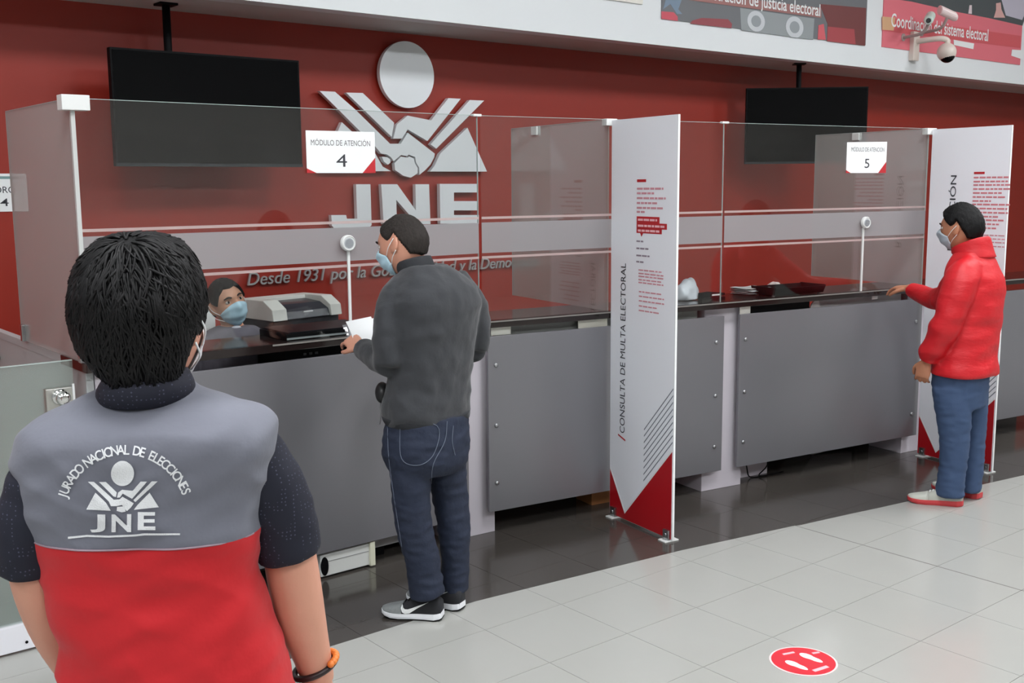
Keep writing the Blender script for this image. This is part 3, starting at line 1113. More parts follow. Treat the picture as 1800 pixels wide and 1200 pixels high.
def bullet(px, py, yaw, label, rgb):
    p = fxr(px, py, YF - 0.26)
    t = tag(empty('bullet_camera', (p[0], YF, p[2])), label, 'camera', 'bullet cameras over the poster')
    m = mat('bullet_%d' % rgb[0], rgb, 0.4)
    c, s = math.cos(yaw), math.sin(yaw)
    v, f = lathe([(0.03, -0.09), (0.042, -0.085), (0.042, 0.07), (0.03, 0.09)], 18, axis='x')
    v = [(x * c - y * s, x * s + y * c - 0.26, z - x * 0.35) for x, y, z in v]
    b_ = mesh_obj('body', v, f, m, t)
    v, f = lathe([(0.022, 0.088), (0.022, 0.094)], 14, axis='x')
    v = [(x * c - y * s, x * s + y * c - 0.26, z - x * 0.35) for x, y, z in v]
    mesh_obj('lens', v, f, M_BLACKGLOSS, b_)
    v, f = sweep([(0, -0.26, -0.03), (0, -0.2, -0.12), (0, -0.05, -0.14), (0, 0, -0.14)], [0.014] * 4, 10, 3)
    mesh_obj('arm', v, f, mat('camera_grey', (168, 152, 148), 0.5), t, smooth=True)
    v, f = lathe([(0.035, -0.012), (0.035, 0.0)], 16, (0, 0, -0.14), axis='y')
    mesh_obj('wall_plate', v, f, mat('camera_grey', (168, 152, 148), 0.5), t)
    return t


bullet(1634, 32, math.radians(205), 'small pale green bullet camera left above the dome camera', (206, 226, 216))
bullet(1666, 24, math.radians(-25), 'larger pinkish white bullet camera above the dome camera', (240, 220, 218))
p = onz(1474, 137, ZS)
t = tag(empty('soffit_camera', (p[0], p[1], ZS - 0.1)), 'small white camera under the soffit above the right television', 'camera')
v, f = sweep([(0, 0, 0.1), (0, 0, 0.06), (0, 0, 0.02)], [0.02] * 3, 12, 1)
mesh_obj('stem', v, f, M_CLIP, t)
v, f = lathe([(0.028, -0.07), (0.034, -0.05), (0.034, 0.05), (0.02, 0.06)], 16, axis='x')
v = [(x * .8 + 0.02, y - x * .5, z - x * .4) for x, y, z in v]
mesh_obj('body', v, f, M_CLIP, t)

# ================================================================== THINGS ON AND UNDER THE COUNTERS
def locB(px, py, z):
    q = onz(px, py, z)
    return ((q[0] - B0[0]) * math.cos(DB) + (q[1] - B0[1]) * math.sin(DB), -(q[0] - B0[0]) * math.sin(DB) + (q[1] - B0[1]) * math.cos(DB))


def s_at(px, py, off):
    q = onplane(px, py, bpos(0, off), DB)
    return (q[0] - bpos(0, off)[0]) * math.cos(DB) + (q[1] - bpos(0, off)[1]) * math.sin(DB)


# printer beside the clerk, on its own stand
YP = 4.93
t = tag(empty('printer_stand', (2.64, YP + 0.12, 0)), 'black printer stand hidden behind the counter ledge', 'stand')
box('cabinet', -0.27, 0.27, -0.16, 0.22, 0.0, 0.935, M_BLACK, t, bevel=0.004)
box('cabinet_top', -0.29, 0.29, -0.18, 0.24, 0.935, 0.955, M_BLACK, t, bevel=0.003)
t = tag(empty('printer', (2.64, YP + 0.12, 0.957), math.radians(8)), 'white and black laser printer beside the seated clerk', 'printer')
M_PRW = mat('printer_white', (228, 228, 222), 0.4)
M_PRD = mat('printer_dark', (44, 44, 48), 0.4)
box('body', -0.24, 0.24, -0.14, 0.21, 0.0, 0.24, M_PRD, t, bevel=0.008)
prof = [(-0.16, 0.235), (0.22, 0.235), (0.22, 0.345), (-0.06, 0.35), (-0.15, 0.30)]
v, f = prism(prof, 'x', -0.25, -0.15)
mesh_obj('shell_side', v, f, M_PRW, t, bevel=0.004)
v, f = prism(prof, 'x', 0.17, 0.25)
mesh_obj('shell_side', v, f, M_PRW, t, bevel=0.004)
box('shell_back', -0.15, 0.17, 0.10, 0.22, 0.235, 0.345, M_PRW, t, bevel=0.004)
v, f = prism([(-0.15, 0.235), (0.10, 0.235), (0.10, 0.325), (-0.05, 0.315), (-0.13, 0.28)], 'x', -0.148, 0.168)
mesh_obj('output_tray', v, f, mat('printer_blue_black', (36, 40, 50), 0.3), t, bevel=0.003)
box('front_badge', -0.02, 0.05, -0.137, -0.128, 0.268, 0.276, M_PAPER, t)
box('paper_tray', -0.23, 0.25, -0.27, -0.14, 0.13, 0.165, M_PRD, t, bevel=0.006)
box('tray_handle', -0.06, 0.08, -0.275, -0.268, 0.138, 0.15, M_BLACK, t)
t.scale = (0.86, 0.86, 0.86)

# flat black scanner with a pale rim on the ledge and the black unit below it
a, b = onz(497, 600, SLAB_T), onz(640, 583, SLAB_T)
t = tag(empty('document_scanner', (float(a[0]) + .02, YA, SLAB_T)), 'flat black document scanner on the ledge below the left intercom', 'scanner')
w = 0.46
box('body', 0, w, 0.03, 0.30, 0.0, 0.028, M_BLACK, t, bevel=0.003)
box('lid', 0.01, w - .01, 0.035, 0.295, 0.028, 0.036, mat('scanner_lid', (20, 21, 25), 0.4, spec=0.12), t, bevel=0.002)
box('pale_rim', 0, w, 0.026, 0.03, 0.004, 0.012, mat('rim', (150, 156, 158), 0.4), t)
t = tag(empty('desktop_computer', (float(a[0]) + .02, YA, 0.98)), 'black computer unit showing in the slot under the left ledge', 'computer')
box('case', 0, 0.52, 0.05, 0.33, 0.0, 0.118, M_BLACK, t, bevel=0.003)
for i in range(3):
    box('front_button', 0.09 + i * 0.03, 0.105 + i * .03, 0.047, 0.0505, 0.085, 0.095, mat('btn', (70, 72, 74), 0.4), t)
wd0, wd1 = ony(322, 545, 5.35), ony(377, 545, 5.35)
t = tag(empty('water_dispenser', (float(wd0[0]), 5.35, 0)), 'white water dispenser behind the clerk, half hidden by the vest wearer', 'dispenser')
ww_, wh_ = float(wd1[0] - wd0[0]), float(wd0[2])
box('cabinet', 0, ww_, 0, 0.3, 0.02, wh_ - 0.12, mat('sage', (186, 200, 192), 0.5), t, bevel=0.01)
box('top_housing', -0.004, ww_ + 0.004, -0.006, 0.3, wh_ - 0.12, wh_, M_PAPER, t, bevel=0.015)
box('base', 0.01, ww_ - 0.01, 0.01, 0.29, 0.0, 0.02, M_BLACK, t)
v, f = lathe([(0.012, 0), (0.012, -0.03), (0.008, -0.05)], 12, (ww_ * 0.5, -0.002, wh_ - 0.18), axis='y')
mesh_obj('tap', v, f, M_BLACK, t)

# things on the right-hand ledge
def paper_pile(label, s, off, w, d, lift, ang, cat='paper', rgb=(238, 240, 240), sheets=4, crumple=0.02, name='paper_pile'):
    P = bpos(s, off, SLAB_T)
    t = tag(empty(name, P, DB + ang), label, cat)
    m = mat('sheet_%d_%d' % (rgb[0], rgb[2]), rgb, 0.7)
    for k_ in range(sheets):
        n = 8
        random.seed(k_ + int(s * 100))
        dx, dy, ra = random.uniform(-.01, .01), random.uniform(-.01, .01), random.uniform(-.12, .12)
        V, Fc = [], []
        for i in range(n):
            for j in range(n):
                x, y = (i / (n - 1) - .5) * w, (j / (n - 1) - .5) * d
                z = 0.002 + k_ * (lift / max(1, sheets)) + crumple * (noise.noise(Vector((x * 9 + k_, y * 9, s))) * .5 + .5) * (0.3 + k_ / sheets)
                V.append((x * math.cos(ra) - y * math.sin(ra) + dx, x * math.sin(ra) + y * math.cos(ra) + dy, z))
        N = len(V)
        V += [(a_, b_, c_ - 0.0012) for a_, b_, c_ in V]
        for i in range(n - 1):
            for j in range(n - 1):
                q = (i * n + j, (i + 1) * n + j, (i + 1) * n + j + 1, i * n + j + 1)
                Fc += [q, tuple(x + N for x in q[::-1])]
        mesh_obj('sheet', V, Fc, m, t)
    return t


s_ = s_at(1206, 515, 0.20)
P = bpos(s_, 0.20, SLAB_T)
t = tag(empty('tissue_bag', P, DB), 'crumpled white plastic bag standing on the ledge behind the fine-enquiry banner', 'bag')
v, f = loft([(0, 0, 0.003, .085, .05, 0, 2.6), (0, 0, .03, .09, .055, 0.1, 2.4), (0.005, 0, .07, .085, .05, 0.2, 2.2), (0.015, 0, .11, .06, .03, .3, 2), (0.02, 0, .125, .03, .015, .3, 2)], 28, 3)
me = fuse_mesh([(v, f)], 0.006, 2)
displace(me, lambda c: 0.012 * noise.noise(Vector((c.x * 22, c.y * 22, c.z * 14))))
link('bag_film', me, mat('bag_white', (232, 238, 246), 0.35), t, True)
s_ = s_at(1250, 512, 0.15)
t = tag(empty('stapler', bpos(s_, 0.15, SLAB_T), DB + .08), 'black stapler with a white label beside the white plastic bag', 'stapler')
box('base', -0.09, 0.10, -0.022, 0.022, 0.0, 0.012, M_BLACK, t, bevel=0.003)
v, f = prism([(-0.09, 0.012), (0.10, 0.020), (0.10, 0.034), (-0.02, 0.046), (-0.09, 0.042)], 'y', -0.018, 0.018)
mesh_obj('arm', v, f, M_BLACK, t, bevel=0.003)
box('white_label', -0.01, 0.055, -0.0195, -0.018, 0.022, 0.031, M_PAPER, t)
s_ = s_at(1322, 497, 0.26)
paper_pile('low pile of white papers behind the black letter tray', s_, 0.26, 0.22, 0.15, 0.035, 0.1, sheets=8, crumple=0.012)
s_ = s_at(1362, 490, 0.32)
t = tag(empty('crumpled_tissue', bpos(s_, 0.32, SLAB_T), DB), 'small crumpled pinkish tissue behind the black letter tray', 'tissue')
v, f = sphere((0, 0, 0.028), (0.06, 0.025, 0.026), 24, 14)
me = fuse_mesh([(v, f)], 0.004, 1)
displace(me, lambda c: 0.010 * noise.noise(Vector((c.x * 45, c.y * 45, c.z * 45))))
link('tissue_fold', me, mat('tissue', (240, 222, 218), 0.8), t, True)
s_ = s_at(1386, 503, 0.13) - 0.02
t = tag(empty('letter_tray', bpos(s_ + 0.02, 0.13, SLAB_T), DB), 'shallow black letter tray on the ledge left of sign 5', 'tray')
w, d = 0.21, 0.085
box('bottom', -w, w, -d, d, 0.008, 0.012, M_BLACK, t)
for y_ in (-d, d):
    sg = 1 if y_ > 0 else -1
    v, f = prism([(y_ - .004, 0.006), (y_ + .004, 0.006), (y_ + sg * .02 + .004, 0.05), (y_ + sg * .02 - .004, 0.05)], 'x', -w, w)
    mesh_obj('long_side', v, f, M_BLACK, t)
for x_ in (-w, w):
    v, f = prism([(-d - .02, 0.055), (d + .02, 0.055), (d, 0.006), (-d, 0.006)], 'x', x_ - .004, x_ + .004)
    mesh_obj('end_wall', v, f, M_BLACK, t)
    for y_ in (-d * .8, d * .8):
        v, f = lathe([(0.01, 0), (0.01, 0.008)], 10, (x_ * .92, y_, 0))
        mesh_obj('rubber_foot', v, f, M_CLIP, t)
box('grey_insert', -w * .9, w * .9, -d * .9, d * .9, 0.012, 0.02, mat('insert_grey', (70, 76, 80), 0.4), t)

# labels and black unit in the slot between ledge and panel, second run
def slot_label(px0, py0, px1, py1, label, rgb):
    s0, z1 = xzB(px0, py0)
    s1_, z0 = xzB(px1, py1)
    P = bpos(s0, 0)
    t = tag(empty('slot_label', (P[0], P[1], 1.06), DB), label, 'label', 'labels under the ledge')
    box('card', 0, s1_ - s0, 0.02, 0.024, max(z0, 1.035) - 1.06, min(z1, SLAB_B - .001) - 1.06, mat('card_%d' % rgb[2], rgb, 0.6), t)
    return t


slot_label(868, 571, 903, 588, 'white paper label under the ledge right of the dark-jacket man', (232, 232, 222))
slot_label(1022, 557, 1073, 575, 'cream paper label under the ledge left of the fine-enquiry banner', (228, 226, 212))
slot_label(1307, 536, 1325, 552, 'white paper tag at the left end of the slot below the letter tray', (236, 234, 226))
slot_label(1540, 519, 1549, 526, 'tiny pale tag in the slot near the hand of the man in red', (214, 210, 208))
s0, _ = xzB(1326, 545)
s1_, _ = xzB(1432, 530)
P = bpos(s0, 0)
t = tag(empty('black_box', (P[0], P[1], 1.0), DB), 'black equipment box in the slot below the letter tray', 'box')
box('case', 0, s1_ - s0, 0.03, 0.33, -0.02, SLAB_B - 1.001, M_BLACK, t, bevel=0.003)
box('case_lid', 0.01, s1_ - s0 - 0.01, 0.0285, 0.031, 0.03, 0.04, mat('btn', (70, 72, 74), 0.4), t)
s0, _ = xzB(1434, 530)
s1_, _ = xzB(1455, 530)
P = bpos(s0, 0)
t = tag(empty('crumpled_note', (P[0], P[1], 1.0), DB), 'crumpled pale note tucked in the slot right of the black box', 'note')
v, f = prism([(0, 0.03), (s1_ - s0, 0.03), (s1_ - s0 - .02, 0.095), (0.05, 0.10), (0.02, 0.08)], 'y', 0.04, 0.05)
mesh_obj('folded_paper', v, f, mat('pale_note', (196, 192, 190), 0.7), t, bevel=0.002)
# grey back rail seen through the slots
t = tag(empty('counter_rail', bpos(0.05, 0.06), DB), 'greyish green rail under the right-hand ledge', 'rail')
box('rail', 0.05, 1.4, 0.0, 0.02, 1.0, SLAB_B, mat('rail_grey', (150, 152, 148), 0.5), t)

t = tag(empty('counter_rail', bpos(2.44, 0.06), DB), 'light grey rail under the ledge beside the man in red', 'rail')
box('rail', 0.0, 0.75, 0.0, 0.02, 1.0, SLAB_B, mat('rail_light', (188, 186, 186), 0.5), t)
M_KICK = mat('kick_dark', (58, 54, 54), 0.6)
t = tag(empty('kick_board', (1.72, YA + 0.30, 0)), 'dark kick board at floor level behind the left panel', 'board', 'dark kick boards under the counter')
box('board', 0.0, 1.38, 0.0, 0.018, 0.0, 0.45, M_KICK, t)
t = tag(empty('kick_board', bpos(0.12, 0.36), DB), 'dark kick board at floor level behind the fine-enquiry banner', 'board', 'dark kick boards under the counter')
box('board', -0.3, 1.5, 0.05, 0.068, 0.0, 0.95, M_KICK, t)
t = tag(empty('kick_board', bpos(1.84, 0.52), DB), 'dark kick board at floor level below sign 5', 'board', 'dark kick boards under the counter')
box('board', -0.2, 1.66, 0.05, 0.068, 0.0, 0.95, M_KICK, t)
t = tag(empty('kick_board', bpos(3.52, 0.36), DB), 'dark kick board at floor level at the right edge', 'board', 'dark kick boards under the counter')
box('board', -0.3, 1.5, 0.05, 0.068, 0.0, 0.95, M_KICK, t)

# things on the floor under the panels
g = onz(650, 997)
t = tag(empty('computer_tower', (2.36, 4.33, 0)), 'white computer case lying on the floor under the left panel', 'computer')
M_PCW = mat('pc_white', (222, 224, 220), 0.4)
box('case', 0.0, 0.29, 0.0, 0.26, 0.01, 0.115, M_PCW, t, bevel=0.004)
box('side_lip', 0.265, 0.293, -0.012, 0.26, 0.005, 0.125, mat('pc_cream', (222, 222, 200), 0.4), t, bevel=0.003)
v, f = prism(circle(0.02, 0.06, 0.02, 20, 0.045), 'y', -0.004, 0.002)
mesh_obj('dark_grille', v, f, M_BLACK, t)
box('front_seam', 0.04, 0.262, -0.0015, 0.001, 0.078, 0.081, mat('seam', (150, 150, 150), 0.5), t)
t = tag(empty('red_folder', (2.37, 4.36, 0.118)), 'dark red box lying on the white computer case under the panel', 'folder')
box('cover', 0.0, 0.25, 0.0, 0.22, 0.0, 0.022, mat('maroon', (84, 26, 36), 0.5), t, bevel=0.003)
box('white_sticker', 0.06, 0.10, -0.001, 0.0005, 0.004, 0.018, M_PAPER, t)
t = tag(empty('grey_box', (2.68, 4.42, 0)), 'low grey steel box on blocks under the left panel', 'box')
box('body', 0.0, 0.35, 0.0, 0.18, 0.05, 0.16, mat('greyish', (176, 176, 178), 0.45), t, bevel=0.003)
box('block', 0.04, 0.1, 0.02, 0.16, 0.0, 0.05, M_BLACK, t)
box('block', 0.24, 0.3, 0.02, 0.16, 0.0, 0.05, M_BLACK, t)
s_, o_ = locB(1040, 888, 0)
t = tag(empty('cardboard_box', bpos(s_, o_), DB), 'small brown cardboard box on the floor behind the fine-enquiry banner', 'box')
M_CARD = mat('cardboard', (170, 112, 66), 0.7, var=0.08)
box('carton', 0, 0.3, 0, 0.16, 0, 0.15, M_CARD, t, bevel=0.002)
box('tape_strip', 0.12, 0.17, -0.001, 0.16, 0.149, 0.1515, mat('tape', (196, 158, 108), 0.3), t)
s_, o_ = locB(1304, 846, 0)
t = tag(empty('power_box', bpos(s_, 0.16), DB), 'white box with loose black cables under the panel with sign 5', 'box')
box('housing', 0, 0.27, 0, 0.16, 0.0, 0.19, mat('box_lilac', (216, 208, 216), 0.5), t, bevel=0.003)
for k_, (a_, b_) in enumerate(((0.07, 0.10), (0.24, 0.17))):
    v, f = sweep([(a_, -0.012, 0.16), (a_ + .01, -0.02, 0.06), (b_, -0.03, 0.006), (b_ + .1, -0.05, 0.006), (b_ + .2, -0.04, 0.006)], [0.004] * 5, 8, 4)
    mesh_obj('cable', v, f, M_BLACK, t, smooth=True)
s_, o_ = locB(1435, 803, 0)
t = tag(empty('grey_bin', bpos(s_ - 0.1, 0.34), DB), 'long grey metal box under the panel beside the man in red', 'box')
v, f = prism([(0.0, 0.14), (0.5, 0.14), (0.5, 0.03), (0.12, 0.0)], 'y', 0, 0.2)
mesh_obj('trough', v, f, mat('bin_grey', (150, 152, 158), 0.4), t, bevel=0.003)
box('trough_lip', 0.0, 0.5, -0.006, 0.0, 0.128, 0.14, mat('bin_grey', (150, 152, 158), 0.4), t)

# ================================================================== FLOOR STICKER
c = onz(1412, 1162)
e = onz(1472, 1166)
f_ = onz(1352, 1161)
R_ = float(np.linalg.norm(e - f_)) / 2
t = tag(empty('floor_sticker', (c[0], c[1], 0.0005), math.atan2(e[1] - f_[1], e[0] - f_[0])), 'round red floor sticker with white footprints', 'sticker')
v, f = lathe([(R_, 0.0), (R_, 0.0012)], 48)
mesh_obj('white_rim', v, f, mat('rim_pink', (240, 214, 212), 0.4), t)
v, f = lathe([(R_ * .94, 0.0012), (R_ * .94, 0.002)], 48)
mesh_obj('red_disc', v, f, mat('sticker_red', (214, 44, 58), 0.35), t)


def foot(cx, cy, rot):
    pts = []
    for i in range(26):
        a = 2 * math.pi * i / 26
        y = math.sin(a)
        w_ = 0.36 * (1 + 0.25 * y - 0.25 * math.exp(-((y + .1) / .3) ** 2))
        x = math.cos(a) * w_
        pts.append((x, y))
    c_, s__ = math.cos(rot), math.sin(rot)
    k = R_ * 0.5
    return [((x * c_ - y * s__) * k + cx, (x * s__ + y * c_) * k + cy) for x, y in pts]


# footprints point away to the left like the arrows of the photograph
ang0 = math.atan2(e[1] - f_[1], e[0] - f_[0])


def stk(px, py):
    q = onz(px, py) - c
    return (q[0] * math.cos(ang0) + q[1] * math.sin(ang0), -q[0] * math.sin(ang0) + q[1] * math.cos(ang0))


for (pa, pb) in (((1381, 1162), (1420, 1178)), ((1406, 1149), (1446, 1165))):
    A_, B_ = np.array(stk(*pa)), np.array(stk(*pb))
    m_ = (A_ + B_) / 2
    d_ = A_ - B_
    rot = math.atan2(d_[1], d_[0]) - math.pi / 2
    pts = foot(0, 0, rot)
    k = np.linalg.norm(d_) / R_
    v, f = prism([(x * k + m_[0], y * k + m_[1]) for x, y in pts], 'z', 0.002, 0.0026)
    mesh_obj('footprint', v, f, M_PAPER, t)
for (pa, pb, w_) in (((1376, 1151), (1396, 1147), .05), ((1430, 1180), (1455, 1172), .07), ((1428, 1149), (1440, 1147), .05)):
    A_, B_ = np.array(stk(*pa)), np.array(stk(*pb))
    d_ = (B_ - A_)
    nrm = np.array([-d_[1], d_[0]]) / np.linalg.norm(d_) * w_ * R_
    v, f = prism([tuple(A_ - nrm), tuple(B_ - nrm), tuple(B_ + nrm), tuple(A_ + nrm)], 'z', 0.002, 0.0026)
    mesh_obj('printed_mark', v, f, mat('mark_pink', (240, 190, 196), 0.5), t)

# ================================================================== PEOPLE
def smooth01(t):
    t = np.clip(t, 0, 1)
    return t * t * (3 - 2 * t)


def head_pos(d):
    """surface of a head (metres) for unit directions; +Y is forward"""
    d = np.asarray(d, float)
    x, y, z = d[:, 0], d[:, 1], d[:, 2]
    t = np.clip(-z, 0, 1)
    X = x * 0.076 * (1 - 0.26 * t ** 1.6)
    Y = np.where(y > 0, y * 0.098 * (1 - 0.10 * t ** 2), y * 0.102 * (1 - 0.38 * t ** 1.2))
    Z = np.where(z > 0, z * 0.113, z * 0.118)
    fr = smooth01((y - 0.1) / 0.4)
    Y = Y + fr * (0.021 * np.exp(-((X / 0.013) ** 2 + ((Z + 0.020) / 0.024) ** 2))
                  + 0.006 * np.exp(-((Z - 0.032) / 0.012) ** 2 - (X / 0.05) ** 2)
                  - 0.012 * np.exp(-(((np.abs(X) - 0.032) / 0.017) ** 2 + ((Z - 0.012) / 0.013) ** 2))
                  + 0.006 * np.exp(-((X / 0.022) ** 2 + ((Z + 0.062) / 0.012) ** 2))
                  - 0.004 * np.exp(-((X / 0.022) ** 2 + ((Z + 0.080) / 0.008) ** 2))
                  + 0.006 * np.exp(-((X / 0.02) ** 2 + ((Z + 0.105) / 0.016) ** 2)))
    return np.stack([X, Y, Z], 1)


def dir_grid(nu, nv):
    ds = []
    for k in range(1, nv):
        th = math.pi * k / nv
        for i in range(nu):
            a = 2 * math.pi * i / nu
            ds.append((math.sin(th) * math.sin(a), math.sin(th) * math.cos(a), math.cos(th)))
    ds += [(0, 0, 1), (0, 0, -1)]
    f = []
    for k in range(nv - 2):
        for i in range(nu):
            j = (i + 1) % nu
            f.append((k * nu + i, k * nu + j, (k + 1) * nu + j, (k + 1) * nu + i))
    t, b = len(ds) - 2, len(ds) - 1
    m = (nv - 2) * nu
    for i in range(nu):
        j = (i + 1) % nu
        f.append((t, j, i))
        f.append((b, m + i, m + j))
    return np.array(ds), f


def rot_m(yaw, pitch, roll=0.0):
    return np.array(Matrix.Rotation(yaw, 3, 'Z') @ Matrix.Rotation(pitch, 3, 'X') @ Matrix.Rotation(roll, 3, 'Y'))


def mat4(R, t, s=1.0):
    M = np.eye(4)
    M[:3, :3] = np.array(R) * s
    M[:3, 3] = t
    return M


def head_parts(M):
    ds, f = dir_grid(56, 42)
    P = head_pos(ds)
    parts = [([tuple(p) for p in P], f)]
    for s in (-1, 1):
        v, ff = sphere((0, 0, 0), (0.010, 0.021, 0.032), 16, 12)
        v = [(s * (0.079 + abs(y) * .1 - y * 0.25), y - 0.008 - z * .25, z - 0.004) for x, y, z in v]
        v2, _ = sphere((0, 0, 0), (0.010, 0.021, 0.032), 16, 12)
        v = [(s * (0.078 + abs(a[0]) * .9 - a[1] * .3), a[1] - .010 - a[2] * .25, a[2] - .004) if a[0] > 0 else (s * (0.078 + a[0] - a[1] * .3), a[1] - .010 - a[2] * .25, a[2] - .004) for a in v2]
        parts.append((v, ff))
    return [xform(p, M) for p in parts]


def hair_shell(M, material, parent, line, thick, seed=0, rough=0.004, name='hair', crown=None):
    ds, f = dir_grid(96, 64)
    P = head_pos(ds)
    az = np.degrees(np.abs(np.arctan2(ds[:, 0], ds[:, 1])))
    zl = np.interp(az, line[0], line[1])
    m = smooth01((P[:, 2] - zl) / 0.014)
    th = thick if not callable(thick) else thick(ds, az)
    jit = np.array([noise.noise(Vector((d[0] * 18 + seed, d[1] * 18, d[2] * 6))) + 0.6 * noise.noise(Vector((d[0] * 40 + seed, d[1] * 40, d[2] * 11))) for d in ds])
    off = m * (th + rough * jit) - 0.008 * (1 - m)
    Q = P + ds * off[:, None]
    v, _ = xform(([tuple(q) for q in Q], f), M)
    o = mesh_obj(name, v, f, material, parent, smooth=True)
    return o


def face_mask(M, material, parent, a_max=66):
    nu, nv = 25, 17
    V = []
    for j in range(nv):
        t = j / (nv - 1)
        for i in range(nu):
            s = i / (nu - 1) * 2 - 1
            a = math.radians(a_max * s)
            top = 3 - 20 * abs(s) ** 1.5
            bot = -66 + 30 * abs(s) ** 2
            e = math.radians(top + (bot - top) * t)
            d = np.array([[math.sin(a) * math.cos(e), math.cos(a) * math.cos(e), math.sin(e)]])
            p = head_pos(d)[0]
            bulge = 0.006 + 0.010 * (1 - s * s) * math.sin(math.pi * min(1, t * 1.05)) + 0.0022 * math.sin(t * 6 * math.pi) * (1 - s * s)
            V.append(tuple(p + d[0] * bulge))
    f = [(j * nu + i, j * nu + i + 1, (j + 1) * nu + i + 1, (j + 1) * nu + i) for j in range(nv - 1) for i in range(nu - 1)]
    n = len(V)
    V2 = V + [tuple(np.array(p) * 0.975) for p in V]
    f2 = f + [tuple(x + n for x in q[::-1]) for q in f]
    rim = [i for i in range(nu)] + [j * nu + nu - 1 for j in range(1, nv)] + [(nv - 1) * nu + i for i in range(nu - 2, -1, -1)] + [j * nu for j in range(nv - 2, 0, -1)]
    f2 += [(rim[k], rim[(k + 1) % len(rim)], rim[(k + 1) % len(rim)] + n, rim[k] + n) for k in range(len(rim))]
    v, _ = xform((V2, f2), M)
    o = mesh_obj('face_mask', v, f2, material, parent, smooth=True)
    for s in (-1, 1):
        for c in (0, (nv - 1) * nu):
            a_ = np.array(V[c + (nu - 1 if s > 0 else 0)])
            ear = np.array([s * 0.088, -0.018, 0.018 if c == 0 else -0.028])
            mid = (a_ + ear) / 2 + np.array([s * 0.010, 0, 0])
            v, ff = sweep([a_, mid, ear], [0.0016] * 3, 6, 4)
            v, ff = xform((v, ff), M)
            mesh_obj('ear_loop', v, ff, M_PAPER, o, smooth=True)
    return o


def eyes(M, parent):
    for s in (-1, 1):
        c = np.array([s * 0.032, 0.0755, 0.012])
        v, f = xform(sphere(c, (0.0125, 0.0115, 0.0085), 14, 10), M)
        o = mesh_obj('eye', v, f, mat('eye_white', (214, 206, 200), 0.25), parent, smooth=True)
        v, f = xform(sphere(c + np.array([0, 0.0068, 0.001]), (0.0062, 0.0060, 0.0066), 12, 8), M)
        mesh_obj('iris', v, f, mat('iris', (30, 20, 16), 0.15), o, smooth=True)
        v, f = xform(sweep([(s * 0.014, 0.0945, 0.030), (s * 0.030, 0.0925, 0.036), (s * 0.048, 0.0785, 0.031)], [0.003, 0.004, 0.002], 8, 4), M)
        mesh_obj('eyebrow', v, f, mat('brow', (30, 22, 20), 0.8), parent, smooth=True)


def hand_parts(wrist, fwd, palm_n, side, curl=0.5, scale=1.0, thumb_out=0.5, spread=0.06):
    """palm plus five fingers; fwd = knuckle direction, palm_n = palm normal, side=+1 if the thumb is on +cross side"""
    f = np.array(fwd, float)
    f /= np.linalg.norm(f)
    n = np.array(palm_n, float)
    n -= (n @ f) * f
    n /= np.linalg.norm(n)
    w = np.cross(n, f) * side          # towards the thumb
    W = np.array(wrist, float)
    k = scale
    parts = []

    def P(a, b, c):
        return W + (f * a + w * b + n * c) * k
    parts.append(sweep([P(-0.03, 0, 0), P(0.0, 0, 0), P(0.03, 0.002, 0), P(0.065, 0.0, 0.0), P(0.088, -0.002, 0)],
                       [(0.026 * k, 0.022 * k), (0.027 * k, 0.019 * k), (0.036 * k, 0.016 * k), (0.041 * k, 0.0145 * k), (0.036 * k, 0.011 * k)], 18, 3, ref=n))
    for b, L, r, yaw in ((0.029, 0.072, 0.0088, 1), (0.0095, 0.080, 0.0090, 0.3), (-0.0105, 0.074, 0.0086, -0.4), (-0.029, 0.058, 0.0078, -1.1)):
        seg = [0.46, 0.30, 0.24]
        p = np.array([0.080, b, 0.0])
        ang = 0.15
        pts, rr = [P(*(p - np.array([0.022, 0, 0]))), P(*p)], [r * k, r * k]
        for i, s_ in enumerate(seg):
            ang += curl * (0.75, 0.95, 0.6)[i]
            p = p + np.array([math.cos(ang) * L * s_, yaw * spread * L * s_ * 2, math.sin(ang) * L * s_])
            pts.append(P(*p))
            rr.append(r * k * (0.95, 0.88, 0.74)[i])
        parts.append(sweep(pts, rr, 10, 3))
    t0 = np.array([0.018, 0.026, 0.004])
    t1 = t0 + np.array([0.028, 0.024 * (0.5 + thumb_out), 0.010])
    t2 = t1 + np.array([0.030, 0.010 * (0.2 + thumb_out), 0.010 + 0.012 * curl])
    t3 = t2 + np.array([0.022, -0.004, 0.008 + 0.012 * curl])
    parts.append(sweep([P(*(t0 - np.array([0.012, 0.014, 0]))), P(*t0), P(*t1), P(*t2), P(*t3)], [0.014 * k, 0.0145 * k, 0.0118 * k, 0.0102 * k, 0.008 * k], 10, 3))
    return parts


